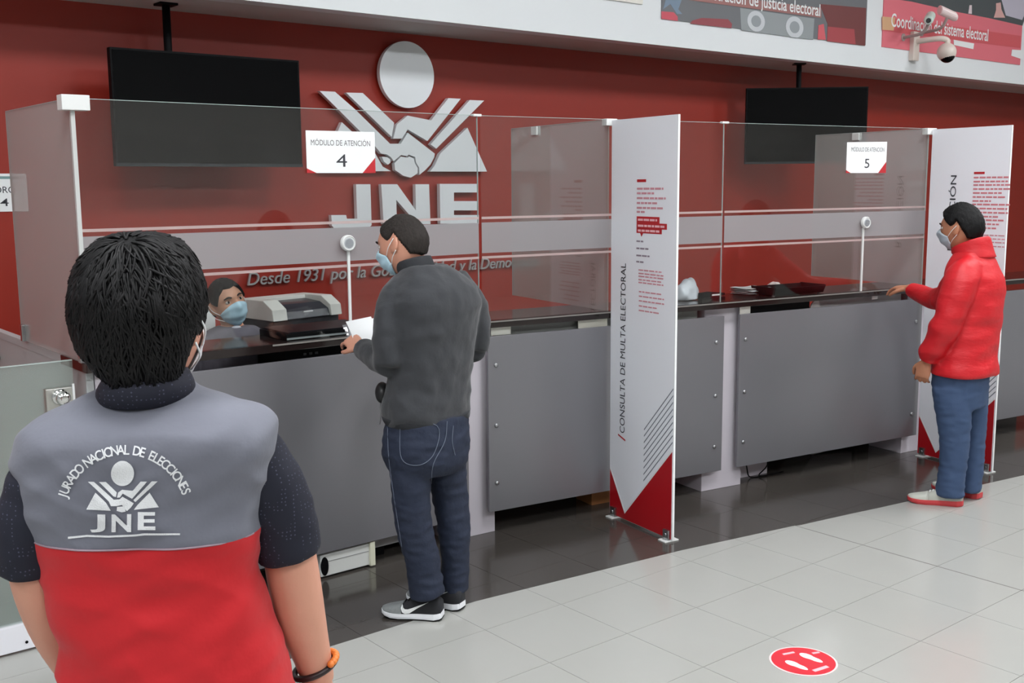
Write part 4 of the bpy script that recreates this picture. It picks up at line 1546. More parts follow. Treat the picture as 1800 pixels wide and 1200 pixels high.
def shoe(parent, heel, toe, cols, name_side='shoe', L=0.29, swoosh=None, z=0.0):
    """heel, toe plan points in the parent's frame"""
    heel, toe = np.array(heel[:2], float), np.array(toe[:2], float)
    d = (toe - heel) / np.linalg.norm(toe - heel)
    nrm = np.array([-d[1], d[0]])

    def P(a, b, c):
        q = heel + d * a * L + nrm * b
        return (q[0], q[1], c + z)

    def outline(k=1.0):
        st = [(0.0, 0.022), (0.03, 0.032), (0.12, 0.038), (0.30, 0.036), (0.50, 0.040), (0.68, 0.049), (0.82, 0.048), (0.92, 0.038), (0.98, 0.022), (1.0, 0.006)]
        return [(a, b * k) for a, b in st] + [(a, -b * k) for a, b in st[::-1]]
    # outsole and midsole
    ol = outline(1.0)
    n = len(ol)

    def ringz(k, zf):
        return [P(0.5 + (a - 0.5) * (0.96 + 0.04 * k), b * k, zf(a)) for a, b in ol]
    toe_up = lambda a: 0.014 * max(0, (a - 0.72) / 0.28) ** 2 + 0.008 * max(0, (0.12 - a) / .12) ** 2
    levels = [ringz(0.93, lambda a: toe_up(a)), ringz(1.0, lambda a: 0.007 + toe_up(a))]
    V = [p for r in levels for p in r]
    Fq = [tuple(range(n - 1, -1, -1))] + [(k * n + i, k * n + (i + 1) % n, (k + 1) * n + (i + 1) % n, (k + 1) * n + i) for k in range(1) for i in range(n)] + [tuple(range(n, 2 * n))]
    root = mesh_obj('shoe', V, Fq, cols['out'], parent, smooth=False)
    lv = [ringz(1.0, lambda a: 0.007 + toe_up(a)), ringz(1.03, lambda a: 0.015 + toe_up(a)), ringz(1.0, lambda a: 0.025 + 0.009 * (1 - a) + toe_up(a) * .6)]
    V = [p for r in lv for p in r]
    Fq = [tuple(range(n - 1, -1, -1))] + [(k * n + i, k * n + (i + 1) % n, (k + 1) * n + (i + 1) % n, (k + 1) * n + i) for k in range(2) for i in range(n)] + [tuple(range(2 * n, 3 * n))]
    mesh_obj('midsole', V, Fq, cols['mid'], root)
    # upper: rings along the length
    st = [(0.01, 0.026, 0.040, 0.088), (0.06, 0.034, 0.040, 0.098), (0.16, 0.037, 0.038, 0.100), (0.30, 0.036, 0.036, 0.098), (0.42, 0.037, 0.034, 0.092), (0.54, 0.041, 0.032, 0.078), (0.68, 0.046, 0.030, 0.064), (0.82, 0.044, 0.032, 0.054), (0.93, 0.032, 0.035, 0.047), (0.985, 0.012, 0.038, 0.042)]
    D = catmull(np.array(st), 3)
    m = 16

    def upper(i0, i1, grow=0.0):
        V, Fq = [], []
        for a, b, z0, z1 in D[i0:i1]:
            for i in range(m):
                t = math.pi * i / (m - 1)
                c_, s_ = math.cos(t), math.sin(t)
                V.append(P(a, (b + grow) * math.copysign(abs(c_) ** 0.7, c_), z0 - 0.006 + (z1 - z0 + 0.006 + grow) * abs(s_) ** 0.75))
        K = i1 - i0
        for k in range(K - 1):
            for i in range(m - 1):
                Fq.append((k * m + i, k * m + i + 1, (k + 1) * m + i + 1, (k + 1) * m + i))
        Fq += [tuple(range(m)), tuple(range((K - 1) * m, K * m)), ]
        return V, Fq
    cut = int(len(D) * 0.62)
    V, Fq = upper(0, cut + 1)
    mesh_obj('upper', V, Fq, cols['upper'], root, smooth=True)
    V, Fq = upper(cut, len(D))
    mesh_obj('toe_cap', V, Fq, cols['toe'], root, smooth=True)
    for k_ in range(4):
        a = 0.42 + k_ * 0.055
        zt = float(np.interp(a, [s[0] for s in st], [s[3] for s in st]))
        v, f = sweep([P(a, -0.022, zt - 0.010), P(a + 0.01, 0, zt + 0.003), P(a + 0.02, 0.022, zt - 0.012)], [0.0028] * 3, 8, 4)
        mesh_obj('lace', v, f, cols['lace'], root, smooth=True)
    if swoosh:
        sg = swoosh
        pts = [(0.63, 0.066), (0.60, 0.055), (0.575, 0.050), (0.53, 0.050), (0.46, 0.056), (0.36, 0.067), (0.20, 0.084), (0.38, 0.056), (0.50, 0.034), (0.57, 0.031), (0.615, 0.037), (0.64, 0.054)]
        for side in (sg, ):
            V = []
            for grow in (0.0012, 0.0045):
                for a, zz in pts:
                    b = float(np.interp(a, [s[0] for s in st], [s[1] for s in st]))
                    z0 = float(np.interp(a, [s[0] for s in st], [s[2] for s in st]))
                    z1 = float(np.interp(a, [s[0] for s in st], [s[3] for s in st]))
                    h = min(1, max(0, (zz - z0) / (z1 - z0)))
                    th = math.asin(min(1, h ** (1 / .75)))
                    bb = b * math.cos(th) ** 0.7
                    V.append(P(a, side * (bb + grow), zz))
            q = len(pts)
            Fq = [tuple(range(q)), tuple(range(2 * q - 1, q - 1, -1))] + [(i, (i + 1) % q, q + (i + 1) % q, q + i) for i in range(q)]
            mesh_obj('side_logo', V, Fq, M_PAPER, root)
    return root


class Figure:
    """person built in a frame whose +Y looks away from the camera, origin on the floor"""

    def __init__(self, g, label, cat='person'):
        self.g = np.array([g[0], g[1]])
        self.D = float(np.hypot(*self.g))
        self.F = self.g / self.D
        self.R = np.array([self.F[1], -self.F[0]])
        self.rot = math.atan2(-self.F[0], self.F[1])
        self.root = tag(empty('person', (g[0], g[1], 0), self.rot), label, cat)

    def L(self, px, py, dy=0.0):
        d = ray(px, py)
        P = CAM + d * ((self.D + dy) / (d[:2] @ self.F))
        return np.array([P[:2] @ self.R, dy, P[2]])

    def loc(self, P):
        return np.array([(np.array(P[:2]) - self.g) @ self.R, (np.array(P[:2]) - self.g) @ self.F, P[2] if len(P) > 2 else 0.0])

    def rings(self, rows, phi, k, e=2.3, grow=0.0, dy=0.0):
        """rows: (py, xl, xr[, dy[, k]])"""
        out = []
        for r in rows:
            d_ = r[3] if len(r) > 3 else dy
            kk = r[4] if len(r) > 4 else k
            a_, b_ = self.L(r[1], r[0], d_), self.L(r[2], r[0], d_)
            w = (b_[0] - a_[0]) / 2
            A = w / math.sqrt(math.cos(phi) ** 2 + (kk * math.sin(phi)) ** 2)
            out.append(((a_[0] + b_[0]) / 2, d_, (a_[2] + b_[2]) / 2, A + grow, A * kk + grow, phi, e))
        return out


SKIN_RED = mat('skin_ruddy', (206, 148, 124), 0.5, var=0.05, vscale=25, bump=0.03, bscale=150)
SKIN_TAN = mat('skin_tan', (186, 126, 96), 0.5, var=0.05, vscale=25, bump=0.03, bscale=150)
M_MASK = mat('mask_blue', (190, 224, 240), 0.75, bump=0.05, bscale=200)
M_HAIRBLACK = mat('hair_black', (7, 6, 7), 0.6, spec=0.25, bump=0.5, bscale=30, stretch=(6, 6, 1))
M_HAIRGREY = mat('hair_greying', (44, 39, 36), 0.7, spec=0.25, var=0.6, vscale=22, bump=0.6, bscale=60, stretch=(3, 3, 1))
SHORT = ([0, 40, 62, 78, 88, 98, 112, 130, 180], [0.070, 0.064, 0.035, 0.012, 0.018, 0.036, -0.012, -0.056, -0.066])


def wrinkle(amp, sx, sy, sz, seed=0.0):
    def fn(c):
        a = noise.noise(Vector((c.x * sx + seed, c.y * sy, c.z * sz)))
        b = noise.noise(Vector((c.x * sx * 2.3 + seed, c.y * sy * 2.3 + 5, c.z * sz * 2.3)))
        return amp * ((1 - abs(a) * 2) * 0.6 + b * 0.5)
    return fn


# ------------------------------------------------------------------ man in the dark grey jacket
fg = Figure(onz(762, 1078), 'person in dark grey zip jacket and dark jeans holding papers at the counter')
L = fg.L
PHI = math.radians(42)
jrows = [(738, 683, 821), (722, 676, 823), (700, 675, 823), (672, 684, 825), (640, 688, 828), (600, 686, 834), (560, 682, 840), (530, 682, 842), (508, 688, 834), (492, 697, 818), (478, 706, 800), (466, 716, 782)]
jk = [loft(fg.rings(jrows, PHI, 0.66, 2.4), 36, 3)]
jk.append(sweep([L(714, 500, -.02), L(697, 528, -.07), L(684, 580, -.11), L(684, 640, -.12)], [.06, .068, .064, .058], 18, 4))
jk.append(sweep([L(684, 638, -.12), L(675, 634, -.06), L(655, 622, .02), L(638, 612, .10)], [.058, .056, .05, .041], 18, 4))
jk.append(sweep([L(800, 492, .08), L(826, 530, .12), L(836, 580, .14), L(834, 612, .14)], [.055, .066, .062, .056], 18, 4))
jk.append(sweep([L(834, 610, .14), L(815, 616, .22), L(780, 612, .32), L(745, 606, .40)], [.056, .054, .048, .04], 18, 4))
me = fuse_mesh(jk, 0.008, 3)
displace(me, wrinkle(0.010, 8, 8, 9, 1.0))
jacket = link('jacket', me, mat('charcoal_fleece', (47, 49, 53), 0.85, var=0.06, vscale=8, bump=0.7, bscale=11, sheen=0.2), fg.root, True)
# standing collar
cr = [(*L(738, 486, .0), .088, .080, PHI, 2.1), (*L(731, 470, .005), .079, .074, PHI, 2.1), (*L(726, 455, .01), .074, .072, PHI, 2.1)]
v, f = loft(cr, 30, 3)
me = fuse_mesh([(v, f)], 0.008, 3)
# slope the collar top down towards his face
co = np.array([p.co[:] for p in me.vertices])
c0 = L(728, 470, 0)
for p in me.vertices:
    u = (p.co.x - c0[0]) * -0.75 + (p.co.y - c0[1]) * 0.66
    p.co.z -= 0.30 * u * smooth01(np.array((p.co.z - c0[2] + 0.03) / 0.05))
link('collar', me, mat('charcoal_rib', (40, 42, 46), 0.85, bump=0.2, bscale=300), jacket, True)
# seams
hem_z = L(750, 722, 0)[2]
v, f = loft([(r[0], r[1], r[2], r[3] + .004, r[4] + .004, r[5], r[6]) for r in fg.rings([(741, 685, 820), (733, 680, 822), (724, 677, 823)], PHI, 0.66, 2.4)], 36, 2)
mesh_obj('hem_band', v, f, mat('charcoal_rib', (40, 42, 46), 0.85), jacket, smooth=True)
# jeans
jr = [(828, 700, 812, .0, .6), (810, 682, 820, .0), (780, 675, 823, .0), (745, 680, 821, .0), (725, 684, 818, .0)]
jn = [loft(fg.rings(jr, PHI, 0.74, 2.3), 32, 3)]
jn.append(sweep([L(719, 790, -.05), L(722, 850, -.07), L(727, 920, -.06), L(743, 985, -.05), L(748, 1022, -.05), L(751, 1044, -.05)], [(.090, .10), (.080, .090), (.075, .083), (.071, .076), (.072, .076), (.075, .078)], 20, 4))
jn.append(sweep([L(780, 790, .05), L(789, 850, .07), L(797, 920, .08), L(800, 985, .09), L(800, 1016, .09), L(800, 1034, .09)], [(.088, .1), (.078, .09), (.070, .082), (.060, .074), (.060, .074), (.062, .075)], 20, 4))
me = fuse_mesh(jn, 0.008, 3)
displace(me, wrinkle(0.008, 8, 8, 17, 3.0))
M_JEANS = mat('indigo_denim', (27, 36, 56), 0.8, var=0.22, vscale=7, bump=0.7, bscale=16)
jeans = link('jeans', me, M_JEANS, fg.root, True)


def decal(mesh_me, root_rot, root_loc, outline_px, name, material, parent, lift=0.003, width=None, fig=None):
    """strip of thread laid on a garment along photo pixels (cast onto the cloth)"""
    bvh = BVHTree.FromPolygons([p.co[:] for p in mesh_me.vertices], [tuple(p.vertices) for p in mesh_me.polygons])
    pts = []
    for px, py in outline_px:
        d = ray(px, py)
        dl = Vector((d[:2] @ fig.R, d[:2] @ fig.F, d[2])).normalized()
        o = Vector((-(fig.g @ fig.R), -(fig.g @ fig.F), CAM[2]))
        h = bvh.ray_cast(o, dl)
        if h[0] is not None:
            pts.append(np.array(h[0]) - np.array(dl) * lift)
    return pts


def stitch(me, fig, px, name, material, parent, r=0.0016, sub=1):
    P = catmull(np.array(px, float), 6)
    pts = decal(me, 0, 0, P, name, material, parent, 0.002, fig=fig)
    if len(pts) > 2:
        v, f = sweep(pts, [r] * len(pts), 6, 1)
        return mesh_obj(name, v, f, material, parent)


M_THREAD = mat('thread', (96, 104, 120), 0.8)
stitch(jeans.data, fg, [(703, 742), (768, 748), (764, 795), (738, 817), (706, 806), (703, 744)], 'back_pocket_stitch', M_THREAD, jeans)
stitch(jeans.data, fg, [(797, 748), (795, 775), (800, 800)], 'back_pocket_stitch', M_THREAD, jeans)
stitch(jeans.data, fg, [(786, 740), (782, 775), (762, 815), (758, 850)], 'seat_seam', M_THREAD, jeans)
stitch(jeans.data, fg, [(681, 745), (683, 800), (692, 870), (706, 960)], 'side_seam', M_THREAD, jeans)
SH1 = dict(out=M_BLACK, mid=mat('midsole_white', (236, 238, 242), 0.45), upper=mat('knit_black', (30, 31, 35), 0.8, bump=0.2, bscale=300), toe=mat('knit_grey', (134, 138, 138), 0.8, var=0.2, vscale=150, bump=0.3, bscale=300), lace=M_BLACK)
hl, tl = fg.loc(onz(779, 1088)), fg.loc(onz(672, 1080))
d_ = (tl - hl)[:2]
L1 = float(np.linalg.norm(d_))
shoe(fg.root, hl, tl, SH1, L=min(L1, 0.29), swoosh=1)
hr = fg.loc(onz(814, 1072))
shoe(fg.root, hr, hr[:2] + np.array([-0.24, 0.15]), SH1, L=0.285, swoosh=1)
# body
HM = mat4(rot_m(math.radians(62), math.radians(-16), math.radians(6)), L(707, 431, .035), 1.06)
body = head_parts(HM)
body.append(sweep([L(740, 500, .02), L(732, 475, .02), L(722, 452, .03), L(716, 440, .03)], [.065, .056, .056, .06], 18, 3))
body.append(loft(fg.rings([(r[0], r[1] + 8, r[2] - 8) for r in jrows], PHI, 0.6, 2.3, -0.012), 24, 2))
body += [sweep([L(714, 505, -.02), L(690, 560, -.09), L(684, 640, -.12)], [.045, .045, .04], 14, 3), sweep([L(684, 640, -.12), L(660, 624, .0), L(634, 608, .12)], [.04, .035, .027], 14, 3)]
body += [sweep([L(800, 500, .08), L(832, 570, .13), L(834, 612, .14)], [.045, .045, .04], 14, 3), sweep([L(834, 612, .14), L(800, 614, .26), L(742, 606, .41)], [.04, .036, .027], 14, 3)]
body += [sweep([L(718, 790, -.05), L(729, 920, -.06), L(750, 1044, -.05)], [.075, .055, .034], 14, 3), sweep([L(782, 790, .06), L(797, 920, .08), L(800, 1034, .09)], [.07, .052, .032], 14, 3)]
hw = L(634, 608, .12)
body += hand_parts(hw, (-0.55, 0.62, 0.25), (0.3, 0.55, -0.8), -1, 0.55, 0.95)
hw2 = L(742, 606, .41)
body += hand_parts(hw2, (-0.9, 0.35, 0.05), (-0.1, 0.6, -.8), 1, 0.5, 0.95)
me = fuse_mesh(body, 0.0052, 2)
link('body', me, SKIN_RED, fg.root, True)
hair_shell(HM, M_HAIRGREY, fg.root, SHORT, lambda d, az: 0.006 + 0.006 * smooth01((az - 60) / 60) - 0.003 * smooth01((d[:, 2] - .8) / .2), 2, 0.0025)
# thinning patch on the crown
face_mask(HM, M_MASK, fg.root)
eyes(HM, fg.root)
# pouch under the left arm
v, f = sphere(L(672, 690, -.03), (.030, .05, .045), 20, 14)
mesh_obj('belt_pouch', v, f, mat('pouch_black', (14, 14, 16), 0.5), fg.root, smooth=True)
v, f = sweep([L(668, 705, -.05), L(669, 725, -.05), L(667, 745, -.05)], [0.0035] * 3, 8, 3)
mesh_obj('key_cord', v, f, mat('cord', (120, 120, 122), 0.6), fg.root, smooth=True)
# papers he holds (a thing of its own)
pc = L(646, 586, .20)
wp = fg.g + fg.R * pc[0] + fg.F * pc[1]
t = tag(empty('held_papers', (wp[0], wp[1], pc[2]), fg.rot), 'white papers in a clear sleeve held by the man in the dark jacket', 'paper')
for k_, (mm, dz) in enumerate(((M_PAPER, 0.0), (M_PAPER, 0.008), (glass_mat('sleeve_film', (.9, .9, .93), .1, frost=.25), -0.006))):
    n = 7
    V, Fc = [], []
    for i in range(n):
        for j in range(n):
            u, w_ = i / (n - 1) - .5, j / (n - 1) - .5
            V.append((u * .105 - w_ * .05 - .015 * k_, u * .07 + 0.012 * math.sin(w_ * 5 + k_) + w_ * .10, w_ * .10 + dz + u * .012))
    N = len(V)
    V += [(a_, b_ + .001, c_ - .001) for a_, b_, c_ in V]
    for i in range(n - 1):
        for j in range(n - 1):
            q = (i * n + j, (i + 1) * n + j, (i + 1) * n + j + 1, i * n + j + 1)
            Fc += [q, tuple(x + N for x in q[::-1])]
    mesh_obj('sheet' if k_ < 2 else 'plastic_sleeve', V, Fc, mm, t, smooth=True)

# ------------------------------------------------------------------ man in the red jacket
fr = Figure(onz(1664, 880), 'person in a puffy red jacket, blue jeans and red-soled shoes')
L = fr.L
PHI = math.radians(58)
rrows = [(657, 1636, 1752), (640, 1640, 1754), (610, 1648, 1754), (575, 1656, 1758), (540, 1660, 1764), (505, 1662, 1766), (482, 1664, 1763), (466, 1668, 1756), (452, 1673, 1746), (440, 1680, 1740)]
jk = [loft(fr.rings(rrows, PHI, 0.80, 2.4), 36, 3)]
jk.append(sweep([L(1706, 468, -.08), L(1690, 490, -.16), L(1678, 530, -.19), L(1662, 572, -.19)], [.075, .092, .088, .080], 18, 4))
jk.append(sweep([L(1663, 568, -.19), L(1652, 592, -.17), L(1638, 618, -.14), L(1633, 634, -.12)], [.080, .074, .064, .052], 18, 4))
jk.append(sweep([L(1700, 470, .10), L(1688, 492, .18), L(1670, 515, .28), L(1655, 528, .36)], [.075, .085, .078, .07], 18, 4))
jk.append(sweep([L(1656, 526, .34), L(1640, 524, .44), L(1618, 516, .55), L(1602, 510, .62)], [.070, .064, .056, .046], 18, 4))
me = fuse_mesh(jk, 0.009, 3)


def puff(c):
    q = math.sin(c.z * 40 + 2.4 * math.sin(c.x * 5 + c.y * 4))
    return 0.0022 * q + 0.011 * noise.noise(Vector((c.x * 7, c.y * 7, c.z * 15)))


displace(me, puff)
M_REDJ = mat('red_nylon', (200, 20, 32), 0.5, var=0.05, vscale=6, bump=0.8, bscale=9, stretch=(1, 1, 2.2))
rj = link('jacket', me, M_REDJ, fr.root, True)
cr = [(*L(1715, 452, .01), .118, .105, PHI, 2.2), (*L(1709, 438, .01), .106, .10, PHI, 2.2), (*L(1706, 424, .01), .10, .096, PHI, 2.2)]
me = fuse_mesh([loft(cr, 30, 3)], 0.009, 3)
c0 = L(1709, 438, 0)
for p in me.vertices:
    u = (p.co.x - c0[0]) * -0.85 + (p.co.y - c0[1]) * 0.53
    p.co.z -= 0.42 * u * smooth01(np.array((p.co.z - c0[2] + 0.04) / 0.06))
link('collar', me, M_REDJ, rj, True)
jn = [loft(fr.rings([(712, 1645, 1732), (690, 1641, 1736), (665, 1640, 1738), (640, 1644, 1740)], PHI, 0.85, 2.3), 30, 3)]
jn.append(sweep([L(1673, 680, -.07), L(1677, 730, -.08), L(1678, 775, -.08), L(1675, 820, -.08), L(1671, 850, -.08), L(1670, 869, -.08)], [(.106, .10), (.094, .092), (.080, .082), (.073, .078), (.074, .078), (.078, .08)], 20, 4))
jn.append(sweep([L(1710, 680, .09), L(1713, 730, .10), L(1711, 775, .10), L(1709, 820, .10), L(1706, 845, .10), L(1706, 861, .10)], [(.086, .095), (.068, .085), (.064, .078), (.060, .072), (.060, .072), (.062, .074)], 20, 4))
me = fuse_mesh(jn, 0.010, 5)
displace(me, wrinkle(0.007, 8, 8, 20, 8.0))
link('jeans', me, mat('blue_denim', (54, 74, 106), 0.8, var=0.16, vscale=5, bump=0.15, bscale=300), fr.root, True)
SH2 = dict(out=mat('sole_red', (196, 62, 66), 0.5), mid=mat('sole_red', (196, 62, 66), 0.5), upper=mat('shoe_grey', (176, 178, 168), 0.7, bump=0.2, bscale=200), toe=mat('shoe_grey_light', (190, 192, 182), 0.7, bump=0.2, bscale=200), lace=M_PAPER)
hl, tl = fr.loc(onz(1693, 889)), fr.loc(onz(1601, 881))
shoe(fr.root, hl, tl, SH2, L=0.30)
hr = fr.loc(onz(1724, 877))
shoe(fr.root, hr, hr[:2] + np.array([-0.26, 0.13]), SH2, L=0.30)
HM = mat4(rot_m(math.radians(68), math.radians(-6), 0), L(1688, 402, .02), 1.07)
body = head_parts(HM)
body.append(sweep([L(1712, 462, .02), L(1708, 445, .02), L(1700, 425, .02), L(1695, 412, .02)], [.07, .06, .06, .062], 18, 3))
body.append(loft(fr.rings([(r[0], r[1] + 7, r[2] - 7) for r in rrows], PHI, 0.7, 2.3, -0.015), 24, 2))
body += [sweep([L(1704, 474, -.08), L(1680, 525, -.18), L(1662, 572, -.19)], [.05, .05, .045], 14, 3), sweep([L(1662, 572, -.19), L(1640, 610, -.14), L(1628, 634, -.11)], [.045, .04, .029], 14, 3)]
body += [sweep([L(1700, 476, .10), L(1675, 510, .26), L(1655, 526, .36)], [.05, .048, .045], 14, 3), sweep([L(1655, 526, .36), L(1625, 518, .52), L(1596, 507, .66)], [.045, .038, .028], 14, 3)]
body += [sweep([L(1673, 680, -.07), L(1678, 775, -.08), L(1671, 864, -.08)], [.085, .055, .036], 14, 3), sweep([L(1710, 680, .09), L(1711, 775, .10), L(1706, 854, .10)], [.075, .052, .034], 14, 3)]
body += hand_parts(L(1628, 636, -.11), (-0.22, 0.12, -1.0), (0.25, 0.95, 0.0), 1, 0.55, 1.05)
hw = L(1596, 506, .66)
body += hand_parts(hw, (-0.75, 0.62, -0.05), (0.05, 0.1, -1.0), -1, 0.38, 1.05)
me = fuse_mesh(body, 0.0055, 2)
link('body', me, SKIN_TAN, fr.root, True)
hair_shell(HM, M_HAIRBLACK, fr.root, SHORT, lambda d, az: 0.016 + 0.006 * smooth01((az - 40) / 60) + 0.004 * smooth01(d[:, 2]), 5, 0.004)
face_mask(HM, mat('mask_pale', (186, 196, 206), 0.7), fr.root)
eyes(HM, fr.root)

# ------------------------------------------------------------------ seated clerk
gcl = ony(412, 540, 4.82)
fc = Figure((gcl[0], gcl[1]), 'person in a grey checked shirt and blue mask seated behind the ledge')
L = fc.L
PH = math.radians(160)
HM = mat4(rot_m(math.radians(206), math.radians(6), math.radians(15)), L(400, 533, 0.0), 1.0)
body = head_parts(HM)
nb = L(412, 577, .03)
body.append(sweep([L(416, 612, .03), L(414, 594, .03), L(408, 570, .02), L(405, 556, .01)], [.065, .054, .052, .055], 16, 3))
sh = [(700, 342, 474), (660, 340, 476), (625, 342, 475), (598, 350, 471), (584, 362, 462), (573, 382, 446)]
body.append(loft(fc.rings([(r[0], r[1] + 6, r[2] - 6) for r in sh], PH, 0.6, 2.3), 24, 2))
sl = L(348, 592, 0.0)
srr = L(466, 592, -0.02)
body.append(sweep([sl, sl + np.array([-.06, -.04, -.16]), sl + np.array([-.04, -.07, -.27])], [.045, .042, .04], 14, 3))
body.append(sweep([sl + np.array([-.04, -.07, -.27]), sl + np.array([.04, -.10, -.29]), sl + np.array([.10, -.09, -.30])], [.04, .034, .027], 14, 3))
body.append(sweep([srr, srr + np.array([.05, -.03, -.16]), srr + np.array([.04, -.06, -.27])], [.045, .042, .04], 14, 3))
body.append(sweep([srr + np.array([.04, -.06, -.27]), srr + np.array([-.04, -.09, -.29]), srr + np.array([-.10, -.08, -.30])], [.04, .034, .027], 14, 3))
body += hand_parts(sl + np.array([.10, -.09, -.30]), (0.8, 0.1, -0.35), (0, 0, -1), 1, 0.3)
body += hand_parts(srr + np.array([-.10, -.08, -.30]), (-0.8, 0.1, -0.35), (0, 0, -1), -1, 0.3)
zc = L(412, 640, 0)
cx = (sl[0] + srr[0]) / 2
for s in (-1, 1):
    body.append(sweep([(cx + s * .09, 0.06, 0.62), (cx + s * .10, -.06, 0.59), (cx + s * .10, -.14, 0.57)], [.085, .078, .062], 14, 3))
    body.append(sweep([(cx + s * .10, -.13, 0.56), (cx + s * .10, -.08, 0.3), (cx + s * .10, .02, 0.07)], [.06, .052, .036], 14, 3))
me = fuse_mesh(body, 0.005, 2)
link('body', me, mat('skin_clerk', (216, 162, 134), 0.5, var=0.05, vscale=25), fc.root, True)
sp = [loft(fc.rings(sh, PH, 0.64, 2.4, 0.004), 32, 3)]
low = fc.rings(sh[:1], PH, 0.64, 2.4)[0]
sp.append(loft([(low[0], low[1] + .02, 0.60, low[3] * .95, low[4], PH, 2.4), (low[0], low[1] + .01, 0.75, low[3] * .96, low[4], PH, 2.4), (*low[:3], low[3], low[4], PH, 2.4)], 32, 3))
sp.append(sweep([sl, sl + np.array([-.06, -.04, -.16]), sl + np.array([-.04, -.07, -.27])], [.062, .058, .052], 16, 3))
sp.append(sweep([sl + np.array([-.04, -.07, -.27]), sl + np.array([.04, -.10, -.29]), sl + np.array([.08, -.09, -.30])], [.052, .046, .038], 16, 3))
sp.append(sweep([srr, srr + np.array([.05, -.03, -.16]), srr + np.array([.04, -.06, -.27])], [.062, .058, .052], 16, 3))
sp.append(sweep([srr + np.array([.04, -.06, -.27]), srr + np.array([-.04, -.09, -.29]), srr + np.array([-.08, -.08, -.30])], [.052, .046, .038], 16, 3))
me = fuse_mesh(sp, 0.008, 4)
displace(me, wrinkle(0.004, 9, 9, 14, 4.0))
shirt = link('shirt', me, mat('grey_check', (112, 108, 118), 0.8, var=0.3, vscale=26, bump=0.1, bscale=200), fc.root, True)
v, f = loft([(nb[0], nb[1] - .004, nb[2] - .045, .084, .066, 0.2, 2.2), (nb[0], nb[1], nb[2] - .02, .074, .062, 0.2, 2.2), (nb[0] - .004, nb[1] + .004, nb[2] + .006, .066, .058, 0.2, 2.2)], 28, 2)
me = fuse_mesh([(v, f)], 0.007, 2)
link('collar', me, mat('collar_blue', (84, 100, 128), 0.8), shirt, True)
v, f = sphere(L(416, 584, -.05), (.034, .02, .034), 18, 12)
mesh_obj('undershirt', v, f, mat('tee_white', (206, 206, 214), 0.8), shirt, smooth=True)
tr = []
for s in (-1, 1):
    tr.append(sweep([(cx + s * .08, 0.08, 0.60), (cx + s * .10, -.06, 0.59), (cx + s * .10, -.14, 0.56)], [.10, .092, .076], 16, 3))
    tr.append(sweep([(cx + s * .10, -.13, 0.56), (cx + s * .10, -.08, 0.3), (cx + s * .10, .02, 0.10)], [.074, .064, .06], 16, 3))
me = fuse_mesh(tr, 0.010, 4)
link('jeans', me, mat('blue_denim', (54, 74, 106), 0.8), fc.root, True)
for s in (-1, 1):
    shoe(fc.root, (cx + s * .10, .11), (cx + s * .11, -.14), SH1, L=0.26)
hair_shell(HM, mat('hair_clerk', (12, 9, 9), 0.6, spec=0.25, bump=0.5, bscale=40), fc.root, ([0, 30, 52, 68, 84, 98, 112, 130, 180], [0.066, 0.070, 0.045, -0.002, 0.010, 0.034, -0.012, -0.056, -0.066]), 0.012, 9, 0.003)
face_mask(HM, M_MASK, fc.root, 70)
eyes(HM, fc.root)
# the clerk's chair
wp = fc.g + fc.R * cx + fc.F * 0.06
t = tag(empty('office_chair', (wp[0], wp[1], 0), fc.rot), 'black office chair under the seated clerk', 'chair')
box('seat', -.19, .17, -.14, .22, 0.44, 0.50, M_BLACK, t, bevel=0.02)
box('backrest', -.17, .17, .20, .25, 0.58, 0.92, M_BLACK, t, bevel=0.02)
v, f = sweep([(0, .22, .46), (0, .28, .55), (0, .26, .7)], [.018] * 3, 10, 3)
mesh_obj('back_bar', v, f, M_BLACK, t)
v, f = lathe([(.03, .06), (.03, .44)], 16)
mesh_obj('column', v, f, M_STEEL, t)
for i in range(5):
    a = 2 * math.pi * i / 5 + .3
    v, f = sweep([(0, 0, .09), (.09 * math.cos(a), .09 * math.sin(a), .08), (.16 * math.cos(a), .16 * math.sin(a), .06)], [.02, .018, .015], 10, 2)
    o = mesh_obj('leg', v, f, M_BLACK, t)
    v, f = lathe([(.026, -.012), (.028, 0), (.026, .012)], 14, (.16 * math.cos(a), .16 * math.sin(a), .028), axis='x')
    mesh_obj('caster', v, f, M_BLACK, o)

# ------------------------------------------------------------------ person in the two-tone vest, foreground
d0 = ray(245, 800)
d0 = d0[:2] / np.hypot(*d0[:2])
fv = Figure(d0 * 1.80, 'person seen from behind in a grey and red vest lettered JNE')
L = fv.L
PH = math.radians(-18)
vrows = [(1640, 92, 530), (1500, 96, 535), (1400, 100, 532), (1300, 104, 522), (1200, 106, 504), (1130, 101, 484), (1060, 91, 462), (1000, 76, 446), (940, 58, 448), (880, 40, 456), (820, 26, 466), (775, 26, 476), (748, 44, 474), (728, 78, 452), (712, 116, 416), (698, 146, 374), (684, 172, 344), (670, 190, 330), (660, 204, 322)]
kk = lambda y: 0.60
vest = [loft(fv.rings(vrows, PH, 0.58, 2.5), 56, 3)]
me = fuse_mesh(vest, 0.0065, 6)


def vfold(c):
    z = c.z
    a = noise.noise(Vector((c.x * 5.0 + 2, c.y * 4, z * 13 + c.x * 6)))
    b = noise.noise(Vector((c.x * 12 + 7, c.y * 10, z * 30 - c.x * 12)))
    return 0.009 * (1 - 2 * abs(a)) * 0.8 + 0.004 * b


displace(me, vfold)
zb = float(L(250, 962, -.1)[2])
VEST_ME = me
M_VG = mat('vest_grey', (108, 110, 121), 0.8, var=0.03, vscale=6, bump=0.9, bscale=7, sheen=0.1)
M_VR = mat('vest_red', (192, 14, 26), 0.75, var=0.03, vscale=6, bump=0.9, bscale=7, sheen=0.1)
# cut the garment at the yoke seam so that each cloth is a part of its own


